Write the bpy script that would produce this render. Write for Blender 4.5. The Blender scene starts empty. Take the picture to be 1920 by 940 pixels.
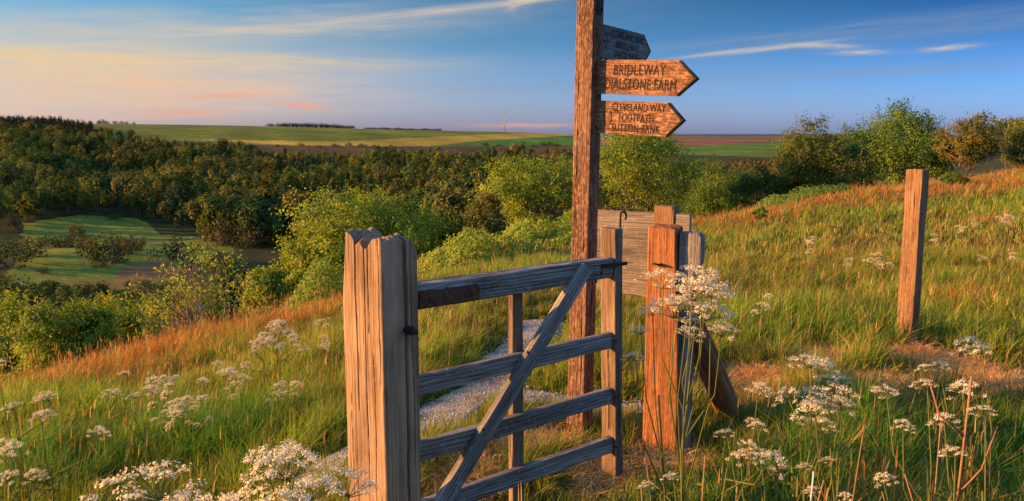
import bpy, math, random
import numpy as np
from mathutils import Matrix, Vector

S = bpy.context.scene
COL = S.collection
# ------------------------------------------------------------------ camera, sky, sun, exposure
F = 1500.0                      # focal length in photo pixels (1920 wide)
PITCH = math.atan(220.0 / F)
EYE = 1.70
cam_d = bpy.data.cameras.new('camera')
cam_d.sensor_width = 36.0
cam_d.lens = 36.0 * F / 1920.0
cam_d.clip_start = 0.05
cam_d.clip_end = 40000
cam = bpy.data.objects.new('camera', cam_d)
COL.objects.link(cam)
cam.location = (0, 0, EYE)
cam.rotation_euler = (math.pi / 2 - PITCH, 0, 0)
S.camera = cam

SUN_AZ = math.radians(-93)      # clockwise from +Y (forward)
SUN_EL = math.radians(12.0)
sun_dir = Vector((math.sin(SUN_AZ) * math.cos(SUN_EL), math.cos(SUN_AZ) * math.cos(SUN_EL), math.sin(SUN_EL)))
sl = bpy.data.lights.new('sun', 'SUN')
sl.energy = 5.0
sl.color = (1.0, 0.47, 0.115)
sl.angle = math.radians(0.5)
so = bpy.data.objects.new('sun', sl)
COL.objects.link(so)
so.rotation_euler = (-sun_dir).to_track_quat('-Z', 'Y').to_euler()
so.location = (-30, 5, 30)

S.view_settings.view_transform = 'Standard'
S.view_settings.look = 'None'
S.view_settings.exposure = 1.55
S.view_settings.gamma = 1.0
S.view_settings.use_curve_mapping = False
S.cycles.max_bounces = 6
S.cycles.diffuse_bounces = 3
S.cycles.glossy_bounces = 2
S.cycles.transmission_bounces = 3
S.cycles.use_denoising = True
try:
    S.cycles.denoiser = 'OPENIMAGEDENOISE'
except Exception:
    pass

W = bpy.data.worlds.new('World')
S.world = W
W.use_nodes = True
wn, wl = W.node_tree.nodes, W.node_tree.links
wn.clear()


def nd(tree, typ, **kw):
    n = tree.nodes.new(typ)
    for k, v in kw.items():
        setattr(n, k, v)
    return n


class NB:
    """small helper for building node trees"""
    def __init__(s, tree):
        s.t = tree

    def put(s, sock, v):
        if isinstance(v, bpy.types.NodeSocket):
            s.t.links.new(v, sock)
        elif isinstance(v, (tuple, list)):
            v = tuple(v)
            n = len(sock.default_value)
            sock.default_value = (v + (1.0,))[:n] if len(v) < n else v[:n]
        else:
            sock.default_value = v

    def math(s, op, a, b=0.0, c=0.0, clamp=False):
        n = nd(s.t, 'ShaderNodeMath', operation=op, use_clamp=clamp)
        s.put(n.inputs[0], a)
        s.put(n.inputs[1], b)
        s.put(n.inputs[2], c)
        return n.outputs[0]

    def mix(s, f, a, b, blend='MIX'):
        n = nd(s.t, 'ShaderNodeMix', data_type='RGBA', blend_type=blend)
        n.clamp_factor = True
        s.put(n.inputs[0], f)
        s.put(n.inputs[6], a)
        s.put(n.inputs[7], b)
        return n.outputs[2]

    def ramp(s, f, stops):
        n = nd(s.t, 'ShaderNodeValToRGB')
        e = n.color_ramp.elements
        while len(e) < len(stops):
            e.new(0.5)
        for el, (p, c) in zip(e, stops):
            el.position = p
            el.color = (c[0], c[1], c[2], 1) if isinstance(c, (tuple, list)) else (c, c, c, 1)
        s.put(n.inputs[0], f)
        return n.outputs[0]

    def noise(s, vec, scale, detail=4, rough=0.55, dist=0.0):
        n = nd(s.t, 'ShaderNodeTexNoise')
        s.put(n.inputs['Vector'], vec)
        n.inputs['Scale'].default_value = scale
        n.inputs['Detail'].default_value = detail
        n.inputs['Roughness'].default_value = rough
        n.inputs['Distortion'].default_value = dist
        return n.outputs['Fac']

    def mapping(s, vec, scale=(1, 1, 1), loc=(0, 0, 0), rot=(0, 0, 0)):
        n = nd(s.t, 'ShaderNodeMapping')
        s.put(n.inputs[0], vec)
        n.inputs['Location'].default_value = loc
        n.inputs['Rotation'].default_value = rot
        n.inputs['Scale'].default_value = scale
        return n.outputs[0]

    def comb(s, x, y, z):
        n = nd(s.t, 'ShaderNodeCombineXYZ')
        s.put(n.inputs[0], x)
        s.put(n.inputs[1], y)
        s.put(n.inputs[2], z)
        return n.outputs[0]

    def sep(s, v):
        n = nd(s.t, 'ShaderNodeSeparateXYZ')
        s.put(n.inputs[0], v)
        return n.outputs


def build_world():
    b = NB(W.node_tree)
    sky = nd(b.t, 'ShaderNodeTexSky', sky_type='NISHITA')
    sky.sun_disc = False
    sky.sun_elevation = SUN_EL
    sky.sun_rotation = SUN_AZ
    sky.altitude = 200
    sky.air_density = 1.0
    sky.dust_density = 1.0
    sky.ozone_density = 3.0
    tc = nd(b.t, 'ShaderNodeTexCoord')
    x, y, z = b.sep(tc.outputs['Generated'])
    az = b.math('ARCTAN2', x, y)
    el = b.math('ARCSINE', z)
    # clean upland air: bluer away from the sun, lilac low over the horizon; overhead raised as added fill
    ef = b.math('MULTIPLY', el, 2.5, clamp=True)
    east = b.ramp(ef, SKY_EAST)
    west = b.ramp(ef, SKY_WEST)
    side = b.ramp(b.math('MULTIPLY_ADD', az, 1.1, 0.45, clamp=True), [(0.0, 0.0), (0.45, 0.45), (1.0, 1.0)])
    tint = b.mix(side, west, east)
    out = b.mix(1.0, sky.outputs[0], tint, 'MULTIPLY')
    # cirrus: streaked noise inside long soft patches at fixed azimuth and elevation (radians)
    for (px, py, ax, ay, rot, dens, col, seed, lohi, stretch) in CLOUDS:
        ca = math.atan((px - 960) / F)
        ce = math.atan((250 - py) / F * math.cos(ca))
        u = b.math('SUBTRACT', az, ca)
        v = b.math('SUBTRACT', el, ce)
        c_, s_ = math.cos(rot), math.sin(rot)
        p = b.math('ADD', b.math('MULTIPLY', u, c_), b.math('MULTIPLY', v, s_))
        q = b.math('SUBTRACT', b.math('MULTIPLY', v, c_), b.math('MULTIPLY', u, s_))
        a1, b1 = ax / F, ay / F
        r2 = b.math('ADD', b.math('POWER', b.math('ABSOLUTE', b.math('DIVIDE', p, a1)), 2.0),
                    b.math('POWER', b.math('ABSOLUTE', b.math('DIVIDE', q, b1)), 2.0))
        m = b.math('EXPONENT', b.math('MULTIPLY', r2, -1.0))
        vec = b.comb(b.math('MULTIPLY', p, 1.0 / a1 * stretch[0]), b.math('MULTIPLY', q, 1.0 / b1 * stretch[1]), seed)
        n = b.noise(vec, 1.0, 7, 0.58, 0.35)
        f = b.ramp(n, [(lohi[0], 0.0), (lohi[1], 1.0)])
        k = b.math('MULTIPLY', b.math('MULTIPLY', m, f), dens, clamp=True)
        out = b.mix(k, out, col)
    bg = nd(b.t, 'ShaderNodeBackground')
    b.put(bg.inputs[0], out)
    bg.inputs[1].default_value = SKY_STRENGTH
    o = nd(b.t, 'ShaderNodeOutputWorld')
    b.t.links.new(bg.outputs[0], o.inputs[0])


SKY_STRENGTH = 0.06
SKY_EAST = [(0.0, (0.72, 0.95, 2.3)), (0.12, (0.42, 0.72, 1.6)), (0.27, (0.155, 0.38, 0.80)), (0.42, (0.04, 0.155, 0.37)), (0.62, (1.0, 1.25, 1.5)), (1.0, (2.0, 2.25, 2.6))]  # upper stops, above the view, brightened in both ramps as added fill light
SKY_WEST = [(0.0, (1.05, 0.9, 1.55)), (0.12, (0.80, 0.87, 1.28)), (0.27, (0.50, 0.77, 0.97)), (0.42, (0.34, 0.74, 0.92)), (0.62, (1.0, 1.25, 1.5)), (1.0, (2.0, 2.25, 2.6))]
WARM, PEACH, PINK, PALE, FAINT = (4.8, 3.5, 1.95), (4.8, 3.1, 2.05), (4.6, 2.3, 1.7), (3.9, 3.3, 2.6), (1.45, 1.9, 2.7)
# px, py (direction in photo pixels), half-length, half-height, tilt, density, colour, seed, noise range, stretch
CLOUDS = [
    (60, 60, 700, 36, 0.06, 0.55, PALE, 1.1, (0.30, 0.78), (3.0, 2.0)),
    (100, 130, 400, 50, 0.02, 1.0, WARM, 3.1, (0.12, 0.60), (2.6, 3.0)),
    (420, 118, 330, 14, 0.0, 0.85, WARM, 4.1, (0.24, 0.62), (2.4, 1.4)),
    (330, 165, 330, 32, 0.0, 1.0, PEACH, 5.7, (0.22, 0.66), (2.6, 2.6)),
    (60, 205, 420, 26, 0.02, 0.85, PEACH, 6.7, (0.25, 0.68), (2.6, 2.4)),
    (470, 66, 330, 13, 0.055, 0.85, PALE, 8.3, (0.26, 0.66), (2.6, 1.2)),
    (800, 34, 330, 7, 0.115, 0.8, PALE, 9.3, (0.22, 0.60), (2.0, 0.8)),
    (430, 46, 420, 22, 0.07, 0.5, PALE, 10.3, (0.32, 0.75), (3.0, 1.8)),
    (1010, 8, 60, 5, 0.12, 1.0, PALE, 2.2, (0.22, 0.5), (1.6, 1.0)),
    (975, 12, 26, 11, 0.5, 0.9, PALE, 2.9, (0.34, 0.6), (1.6, 1.6)),
    (1345, 104, 78, 3.2, 0.10, 0.7, PALE, 12.4, (0.15, 0.5), (1.6, 0.8)),
    (1450, 95, 80, 3.2, 0.10, 0.8, PALE, 12.9, (0.15, 0.5), (1.6, 0.8)),
    (1525, 92, 52, 4, -0.06, 0.85, PALE, 13.1, (0.2, 0.5), (1.6, 0.9)),
    (1600, 104, 40, 4, -0.02, 0.7, PALE, 13.5, (0.25, 0.55), (1.6, 0.9)),
    (1755, 96, 40, 4, 0.06, 0.75, PALE, 13.9, (0.25, 0.55), (1.6, 0.9)),
    (1500, 70, 330, 11, 0.075, 0.6, FAINT, 14.4, (0.25, 0.7), (2.4, 1.2)),
    (1800, 56, 260, 14, 0.06, 0.55, FAINT, 15.4, (0.25, 0.7), (2.4, 1.4)),
    (1480, 144, 300, 9, 0.025, 0.55, FAINT, 17.4, (0.25, 0.7), (2.6, 1.4)),
    (1750, 132, 130, 7, 0.03, 0.45, FAINT, 18.4, (0.25, 0.7), (2.0, 1.2)),
    (1000, 165, 220, 12, 0.02, 0.4, FAINT, 19.4, (0.28, 0.7), (2.4, 1.4)),
    (582, 201, 30, 5, -0.08, 1.0, PINK, 21.0, (0.15, 0.45), (1.2, 0.8)),
    (550, 196, 30, 3, -0.10, 0.9, PINK, 22.0, (0.15, 0.45), (1.2, 0.8)),
    (350, 212, 60, 7, 0.03, 0.9, PINK, 25.0, (0.25, 0.55), (1.8, 1.2)),
    (430, 182, 60, 6, 0.06, 0.8, PINK, 26.0, (0.25, 0.55), (1.8, 1.2)),
    (985, 236, 90, 4, 0.0, 0.8, PINK, 31.0, (0.3, 0.6), (2.2, 1.2)),
]
build_world()

# ------------------------------------------------------------------ maths helpers
rng = np.random.default_rng(7)
random.seed(7)
CT, ST = math.cos(PITCH), math.sin(PITCH)


def ray(px, py):
    u, v = (px - 960.0) / F, (470.0 - py) / F
    return np.array([u, CT + v * ST, -ST + v * CT])


def at(px, py, d):
    """world point seen at photo pixel (px, py) and d metres ahead of the camera"""
    r = ray(px, py)
    return Vector(r * (d / r[1]) + np.array([0, 0, EYE]))


def project(P):
    P = np.asarray(P, float) - np.array([0, 0, EYE])
    dz = P[..., 1] * CT - P[..., 2] * ST
    up = P[..., 1] * ST + P[..., 2] * CT
    dz = np.where(dz < 1e-3, 1e-3, dz)
    return 960 + F * P[..., 0] / dz, 470 - F * up / dz


def hash3(ix, iy, iz):
    h = (ix * 374761393 + iy * 668265263 + iz * 2147483647 * 3 + 974634777) & 0xffffffff
    h = ((h ^ (h >> 13)) * 1274126177) & 0xffffffff
    h = ((h ^ (h >> 16)) * 2246822519) & 0xffffffff
    return ((h ^ (h >> 15)) & 0xffff) / 32767.5 - 1.0


def vnoise(x, y, z=0.0):
    x, y, z = np.broadcast_arrays(np.asarray(x, float), np.asarray(y, float), np.asarray(z, float))
    xi, yi, zi = np.floor(x).astype(np.int64), np.floor(y).astype(np.int64), np.floor(z).astype(np.int64)
    fx, fy, fz = x - xi, y - yi, z - zi
    fx, fy, fz = [t * t * (3 - 2 * t) for t in (fx, fy, fz)]
    r = 0
    for a in (0, 1):
        for b in (0, 1):
            for c in (0, 1):
                w = (fx if a else 1 - fx) * (fy if b else 1 - fy) * (fz if c else 1 - fz)
                r = r + w * hash3(xi + a, yi + b, zi + c)
    return r


def fbm(x, y, z=0.0, oct=4, gain=0.5):
    r, amp, f = 0, 1.0, 1.0
    for k in range(oct):
        r = r + amp * vnoise(np.asarray(x) * f + 17.3 * k, np.asarray(y) * f - 9.1 * k, np.asarray(z) * f + 3.7 * k)
        amp *= gain
        f *= 2.03
    return r


def sstep(a, b, x):
    t = np.clip((np.asarray(x, float) - a) / (b - a), 0, 1)
    return t * t * (3 - 2 * t)


def in_poly(px, py, poly):
    px, py = np.asarray(px), np.asarray(py)
    ins = np.zeros(px.shape, bool)
    n = len(poly)
    for i in range(n):
        x1, y1 = poly[i]
        x2, y2 = poly[(i + 1) % n]
        c = ((y1 > py) != (y2 > py)) & (px < (x2 - x1) * (py - y1) / ((y2 - y1) if y2 != y1 else 1e-9) + x1)
        ins ^= c
    return ins


# ------------------------------------------------------------------ mesh helpers
def mesh_np(name, V, faces, mat=None, cols=None, smooth=True):
    """V (n,3); faces: list of int arrays (m,3)/(m,4); cols (n,3) base colour per vertex"""
    V = np.asarray(V, np.float32)
    faces = [np.asarray(f, np.int32) for f in faces if len(f)]
    me = bpy.data.meshes.new(name)
    me.vertices.add(len(V))
    me.vertices.foreach_set('co', V.ravel())
    loops = np.concatenate([f.ravel() for f in faces])
    tot = np.concatenate([np.full(len(f), f.shape[1], np.int32) for f in faces])
    start = np.concatenate([[0], np.cumsum(tot)[:-1]]).astype(np.int32)
    me.loops.add(len(loops))
    me.loops.foreach_set('vertex_index', loops)
    me.polygons.add(len(tot))
    me.polygons.foreach_set('loop_start', start)
    me.polygons.foreach_set('loop_total', tot)
    me.polygons.foreach_set('use_smooth', np.full(len(tot), smooth, bool))
    me.update(calc_edges=True)
    if cols is not None:
        ca = me.color_attributes.new('Col', 'FLOAT_COLOR', 'POINT')
        c4 = np.ones((len(V), 4), np.float32)
        c4[:, :3] = cols
        ca.data.foreach_set('color', c4.ravel())
    if mat is not None:
        me.materials.append(mat)
    return me


def link(name, data, parent=None, mtx=None):
    o = bpy.data.objects.new(name, data)
    COL.objects.link(o)
    if parent is not None:
        o.parent = parent
    if mtx is not None:
        o.matrix_local = mtx
    return o


def tag(o, label=None, cat=None, group=None, kind=None):
    if label:
        o['label'] = label
    if cat:
        o['category'] = cat
    if group:
        o['group'] = group
    if kind:
        o['kind'] = kind
    return o


def empty(name, loc):
    o = bpy.data.objects.new(name, None)
    COL.objects.link(o)
    o.location = loc
    o.empty_display_size = 0.1
    return o


class Acc:
    """collects geometry of one mesh"""
    def __init__(s):
        s.V, s.Q, s.T, s.C, s.n = [], [], [], [], 0

    def add(s, V, Q=None, T=None, C=None):
        V = np.asarray(V, float)
        if Q is not None and len(Q):
            s.Q.append(np.asarray(Q) + s.n)
        if T is not None and len(T):
            s.T.append(np.asarray(T) + s.n)
        s.V.append(V)
        s.C.append(np.broadcast_to(np.asarray(C if C is not None else (0.5, 0.5, 0.5), float), (len(V), 3)))
        s.n += len(V)

    def tube(s, pts, rad, n=6, C=None):
        pts = np.asarray(pts, float)
        rad = np.broadcast_to(np.asarray(rad, float), (len(pts),))
        tg = np.gradient(pts, axis=0)
        tg /= np.linalg.norm(tg, axis=1, keepdims=True) + 1e-12
        ref = np.array([0.31, 0.93, 0.2]) if abs(tg[0] @ np.array([0.31, 0.93, 0.2])) < 0.9 else np.array([1.0, 0, 0])
        a = np.cross(tg, ref)
        a /= np.linalg.norm(a, axis=1, keepdims=True) + 1e-12
        b = np.cross(tg, a)
        th = np.arange(n) * 2 * math.pi / n
        ring = pts[:, None] + rad[:, None, None] * (a[:, None] * np.cos(th)[None, :, None] + b[:, None] * np.sin(th)[None, :, None])
        m = len(pts)
        i, j = np.meshgrid(np.arange(m - 1), np.arange(n), indexing='ij')
        k = (j + 1) % n
        Q = np.stack([i * n + j, i * n + k, (i + 1) * n + k, (i + 1) * n + j], -1).reshape(-1, 4)
        V = ring.reshape(-1, 3)
        V = np.vstack([V, pts[:1], pts[-1:]])
        T = [(m * n, (jj + 1) % n, jj) for jj in range(n)] + [(m * n + 1, (m - 1) * n + jj, (m - 1) * n + (jj + 1) % n) for jj in range(n)]
        s.add(V, Q, T, C)

    def mesh(s, name, mat, smooth=True, color=True):
        V = np.vstack(s.V)
        fs = []
        if s.Q:
            fs.append(np.vstack(s.Q))
        if s.T:
            fs.append(np.vstack(s.T))
        return mesh_np(name, V, fs, mat, np.vstack(s.C) if color else None, smooth)


# ------------------------------------------------------------------ materials
def new_mat(name):
    m = bpy.data.materials.new(name)
    m.use_nodes = True
    m.node_tree.nodes.clear()
    return m, NB(m.node_tree)


def finish(m, b, col, rough=0.8, bump=None, bump_s=0.3, bump_d=0.01, metal=0.0, spec=0.3):
    p = nd(b.t, 'ShaderNodeBsdfPrincipled')
    b.put(p.inputs['Base Color'], col)
    b.put(p.inputs['Roughness'], rough)
    p.inputs['Metallic'].default_value = metal
    p.inputs['Specular IOR Level'].default_value = spec
    if bump is not None:
        n = nd(b.t, 'ShaderNodeBump')
        n.inputs['Strength'].default_value = bump_s
        n.inputs['Distance'].default_value = bump_d
        b.put(n.inputs['Height'], bump)
        b.t.links.new(n.outputs[0], p.inputs['Normal'])
    o = nd(b.t, 'ShaderNodeOutputMaterial')
    b.t.links.new(p.outputs[0], o.inputs[0])
    return m


def wood_mat(name, dark, mid, light, scale=1.0, lichen=0.0, bump=0.6, flake=0.0):
    """weathered timber, grain running along local Z"""
    m, b = new_mat(name)
    tc = nd(b.t, 'ShaderNodeTexCoord')
    oi = nd(b.t, 'ShaderNodeObjectInfo')
    off = b.comb(b.math('MULTIPLY', oi.outputs['Random'], 13.0), b.math('MULTIPLY', oi.outputs['Random'], 29.0), b.math('MULTIPLY', oi.outputs['Random'], 7.0))
    va = nd(b.t, 'ShaderNodeVectorMath', operation='ADD')
    b.put(va.inputs[0], tc.outputs['Object'])
    b.put(va.inputs[1], off)
    v = va.outputs[0]
    warp = b.noise(b.mapping(v, (3, 3, 1.2)), 1.0, 3)
    vx = nd(b.t, 'ShaderNodeVectorMath', operation='ADD')
    b.put(vx.inputs[0], v)
    b.put(vx.inputs[1], b.comb(b.math('MULTIPLY', warp, 0.05), b.math('MULTIPLY', warp, 0.05), 0.0))
    g1 = b.noise(b.mapping(vx.outputs[0], (300 * scale, 300 * scale, 5.0 * scale)), 1.0, 5, 0.6)
    g2 = b.noise(b.mapping(vx.outputs[0], (95 * scale, 95 * scale, 2.2 * scale)), 1.0, 4, 0.6)
    big = b.noise(b.mapping(v, (9, 9, 2.2)), 1.0, 4, 0.6)
    ring = nd(b.t, 'ShaderNodeTexWave', wave_type='BANDS', bands_direction='X')
    b.put(ring.inputs['Vector'], b.mapping(vx.outputs[0], (1, 0.8, 0.05)))
    ring.inputs['Scale'].default_value = 22 * scale
    ring.inputs['Distortion'].default_value = 7
    ring.inputs['Detail'].default_value = 4
    ring.inputs['Detail Scale'].default_value = 1.4
    g = b.math('ADD', b.math('MULTIPLY', g1, 0.42), b.math('ADD', b.math('MULTIPLY', g2, 0.44), b.math('MULTIPLY', ring.outputs['Fac'], 0.14)))
    col = b.ramp(g, [(0.27, dark), (0.48, mid), (0.70, light)])
    stain = b.ramp(big, [(0.36, (0.42, 0.38, 0.33)), (0.60, (1.08, 1.06, 1.03))])
    col = b.mix(0.75, col, stain, 'MULTIPLY')
    # fine drying checks
    ck = b.noise(b.mapping(vx.outputs[0], (150 * scale, 150 * scale, 1.5)), 1.0, 2, 0.5)
    ckm = b.ramp(ck, [(0.30, 1.0), (0.355, 0.0)])
    col = b.mix(b.math('MULTIPLY', ckm, 0.8), col, (dark[0] * 0.25, dark[1] * 0.25, dark[2] * 0.25))
    # small round knots
    vo = nd(b.t, 'ShaderNodeTexVoronoi')
    b.put(vo.inputs['Vector'], b.mapping(v, (7.0, 7.0, 4.2)))
    vo.inputs['Scale'].default_value = 1.0
    kn = b.ramp(vo.outputs['Distance'], [(0.05, 1.0), (0.10, 0.35), (0.15, 0.0)])
    col = b.mix(b.math('MULTIPLY', kn, 0.7), col, dark)
    if flake:
        fl = b.noise(b.mapping(v, (70, 70, 30)), 1.0, 5, 0.75)
        col = b.mix(b.math('MULTIPLY', b.ramp(fl, [(0.5, 0.0), (0.6, 1.0)]), flake), col, (light[0] * 1.25, light[1] * 1.2, light[2] * 1.1))
        fd = b.noise(b.mapping(v, (45, 45, 22), (5, 2, 1)), 1.0, 5, 0.75)
        col = b.mix(b.math('MULTIPLY', b.ramp(fd, [(0.53, 0.0), (0.62, 1.0)]), flake), col, (dark[0] * 0.6, dark[1] * 0.55, dark[2] * 0.5))
    if lichen:
        li = b.noise(v, 38.0, 5, 0.7)
        col = b.mix(b.math('MULTIPLY', b.ramp(li, [(0.56, 0.0), (0.64, 1.0)]), lichen), col, (0.42, 0.43, 0.38))
    h = b.math('SUBTRACT', b.math('ADD', g, b.math('MULTIPLY', g1, 0.5)), b.math('ADD', b.math('MULTIPLY', ckm, 0.7), b.math('MULTIPLY', kn, 0.3)))
    if flake:
        h = b.math('ADD', h, b.math('MULTIPLY', fl, 0.9))
    return finish(m, b, col, 0.88, h, bump, 0.006, spec=0.15)


M = {}
M['post_wood'] = wood_mat('pale_weathered_oak', (0.19, 0.108, 0.056), (0.33, 0.215, 0.122), (0.44, 0.305, 0.19), 0.8, 0.12, 0.8)
M['gate_wood'] = wood_mat('grey_gate_timber', (0.055, 0.048, 0.042), (0.20, 0.18, 0.155), (0.42, 0.385, 0.345), 0.9, 0.3, 0.8)
M['stile_wood'] = wood_mat('stile_timber', (0.09, 0.055, 0.035), (0.20, 0.135, 0.09), (0.31, 0.23, 0.165), 0.9, 0.1, 0.7)
M['latch_wood'] = wood_mat('brown_oak', (0.15, 0.055, 0.02), (0.31, 0.125, 0.048), (0.40, 0.185, 0.08), 1.0, 0.0, 0.7, 0.3)
M['sign_post_wood'] = wood_mat('pitted_brown_oak', (0.065, 0.032, 0.018), (0.16, 0.086, 0.05), (0.30, 0.185, 0.115), 1.1, 0.0, 0.9, 0.65)
M['sign_wood'] = wood_mat('flaking_sign_oak', (0.10, 0.044, 0.022), (0.24, 0.115, 0.06), (0.42, 0.25, 0.145), 1.1, 0.0, 1.0, 0.75)
M['sign_grey'] = wood_mat('grey_sign_oak', (0.08, 0.08, 0.08), (0.17, 0.17, 0.165), (0.27, 0.27, 0.26), 1.1, 0.2, 0.7, 0.3)
M['board_wood'] = wood_mat('grey_board', (0.085, 0.072, 0.06), (0.175, 0.15, 0.128), (0.27, 0.235, 0.2), 0.9, 0.3, 0.7)
M['new_wood'] = wood_mat('sawn_softwood', (0.10, 0.05, 0.025), (0.22, 0.125, 0.066), (0.31, 0.20, 0.115), 0.8, 0.0, 0.6, 0.25)


def simple(name, col, rough=0.8, metal=0.0, nscale=40, var=0.5):
    m, b = new_mat(name)
    tc = nd(b.t, 'ShaderNodeTexCoord')
    n = b.noise(tc.outputs['Object'], nscale, 5, 0.65)
    lo, hi = 1 - var, 1 + var
    c = b.ramp(n, [(0.3, tuple(x * lo for x in col)), (0.7, tuple(min(1, x * hi) for x in col))])
    return finish(m, b, c, rough, n, 0.5, 0.003, metal)


M['rust'] = simple('rusty_iron', (0.10, 0.042, 0.022), 0.75, 0.3, 60, 0.6)
M['iron'] = simple('dark_iron', (0.035, 0.026, 0.022), 0.6, 0.5, 50, 0.5)
M['ink'] = simple('dark_routed_letters', (0.022, 0.017, 0.014), 0.9, 0.0, 80, 0.4)
M['steel'] = simple('grey_mast_steel', (0.25, 0.25, 0.26), 0.6, 0.3, 1, 0.2)


def leaf_mat(name, trans=0.4, rough=0.55, gain=1.0, tcol=(1.25, 1.15, 0.5), spec=0.2):
    m, b = new_mat(name)
    at_ = nd(b.t, 'ShaderNodeAttribute', attribute_name='Col')
    c = b.mix(1.0, at_.outputs['Color'], (gain, gain, gain), 'MULTIPLY')
    p = nd(b.t, 'ShaderNodeBsdfPrincipled')
    b.put(p.inputs['Base Color'], c)
    p.inputs['Roughness'].default_value = rough
    p.inputs['Specular IOR Level'].default_value = spec
    t = nd(b.t, 'ShaderNodeBsdfTranslucent')
    b.put(t.inputs[0], b.mix(1.0, c, tcol, 'MULTIPLY'))
    mx = nd(b.t, 'ShaderNodeMixShader')
    mx.inputs[0].default_value = trans
    b.t.links.new(p.outputs[0], mx.inputs[1])
    b.t.links.new(t.outputs[0], mx.inputs[2])
    o = nd(b.t, 'ShaderNodeOutputMaterial')
    b.t.links.new(mx.outputs[0], o.inputs[0])
    return m


M['leaf'] = leaf_mat('broad_leaves', 0.45, 0.55, 1.85)
M['grass'] = leaf_mat('grass_blades', 0.42, 0.6, 1.38, (1.2, 1.1, 0.6))
M['wood_leaf'] = leaf_mat('woodland_leaves', 0.22, 0.7, 1.5, (1.1, 1.05, 0.6), 0.05)
M['petal'] = leaf_mat('cream_petals', 0.3, 0.7, 1.0, (1.0, 0.98, 0.9))


def bark_mat():
    m, b = new_mat('bark')
    at_ = nd(b.t, 'ShaderNodeAttribute', attribute_name='Col')
    tc = nd(b.t, 'ShaderNodeTexCoord')
    n = b.noise(b.mapping(tc.outputs['Object'], (14, 14, 4)), 1.0, 5, 0.7)
    c = b.mix(1.0, at_.outputs['Color'], b.ramp(n, [(0.3, 0.6), (0.7, 1.3)]), 'MULTIPLY')
    return finish(m, b, c, 0.9, n, 0.5, 0.01)


M['bark'] = bark_mat()


def ground_mat():
    m, b = new_mat('ground')
    at_ = nd(b.t, 'ShaderNodeAttribute', attribute_name='Col')
    tc = nd(b.t, 'ShaderNodeTexCoord')
    v = tc.outputs['Object']
    n1 = b.noise(v, 9.0, 6, 0.7)
    n2 = b.noise(v, 0.6, 4, 0.6)
    n3 = b.noise(v, 0.035, 6, 0.65)
    c = b.mix(1.0, at_.outputs['Color'], b.ramp(n1, [(0.3, (0.55, 0.55, 0.55)), (0.7, (1.4, 1.35, 1.25))]), 'MULTIPLY')
    c = b.mix(1.0, c, b.ramp(n2, [(0.3, (0.75, 0.78, 0.75)), (0.7, (1.25, 1.2, 1.1))]), 'MULTIPLY')
    c = b.mix(0.8, c, b.ramp(n3, [(0.35, (0.7, 0.8, 0.75)), (0.65, (1.25, 1.12, 1.0))]), 'MULTIPLY')
    return finish(m, b, c, 0.95, n1, 0.6, 0.03, spec=0.05)


M['ground'] = ground_mat()


def path_mat():
    m, b = new_mat('gravel_path')
    tc = nd(b.t, 'ShaderNodeTexCoord')
    v = tc.outputs['Object']
    vo = nd(b.t, 'ShaderNodeTexVoronoi')
    b.put(vo.inputs['Vector'], v)
    vo.inputs['Scale'].default_value = 95
    n = b.noise(v, 3.5, 6, 0.7)
    c = b.ramp(vo.outputs['Color'], [(0.2, (0.20, 0.185, 0.16)), (0.8, (0.42, 0.39, 0.34))])
    c = b.mix(1.0, c, b.ramp(n, [(0.34, (0.42, 0.36, 0.28)), (0.56, (1.05, 1.05, 1.02))]), 'MULTIPLY')
    h = b.math('ADD', b.math('MULTIPLY', vo.outputs['Distance'], -1.0), n)
    return finish(m, b, c, 0.95, h, 0.8, 0.02, spec=0.1)


M['path'] = path_mat()
M['stone'] = simple('pale_limestone', (0.30, 0.285, 0.26), 0.95, 0, 30, 0.35)

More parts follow.
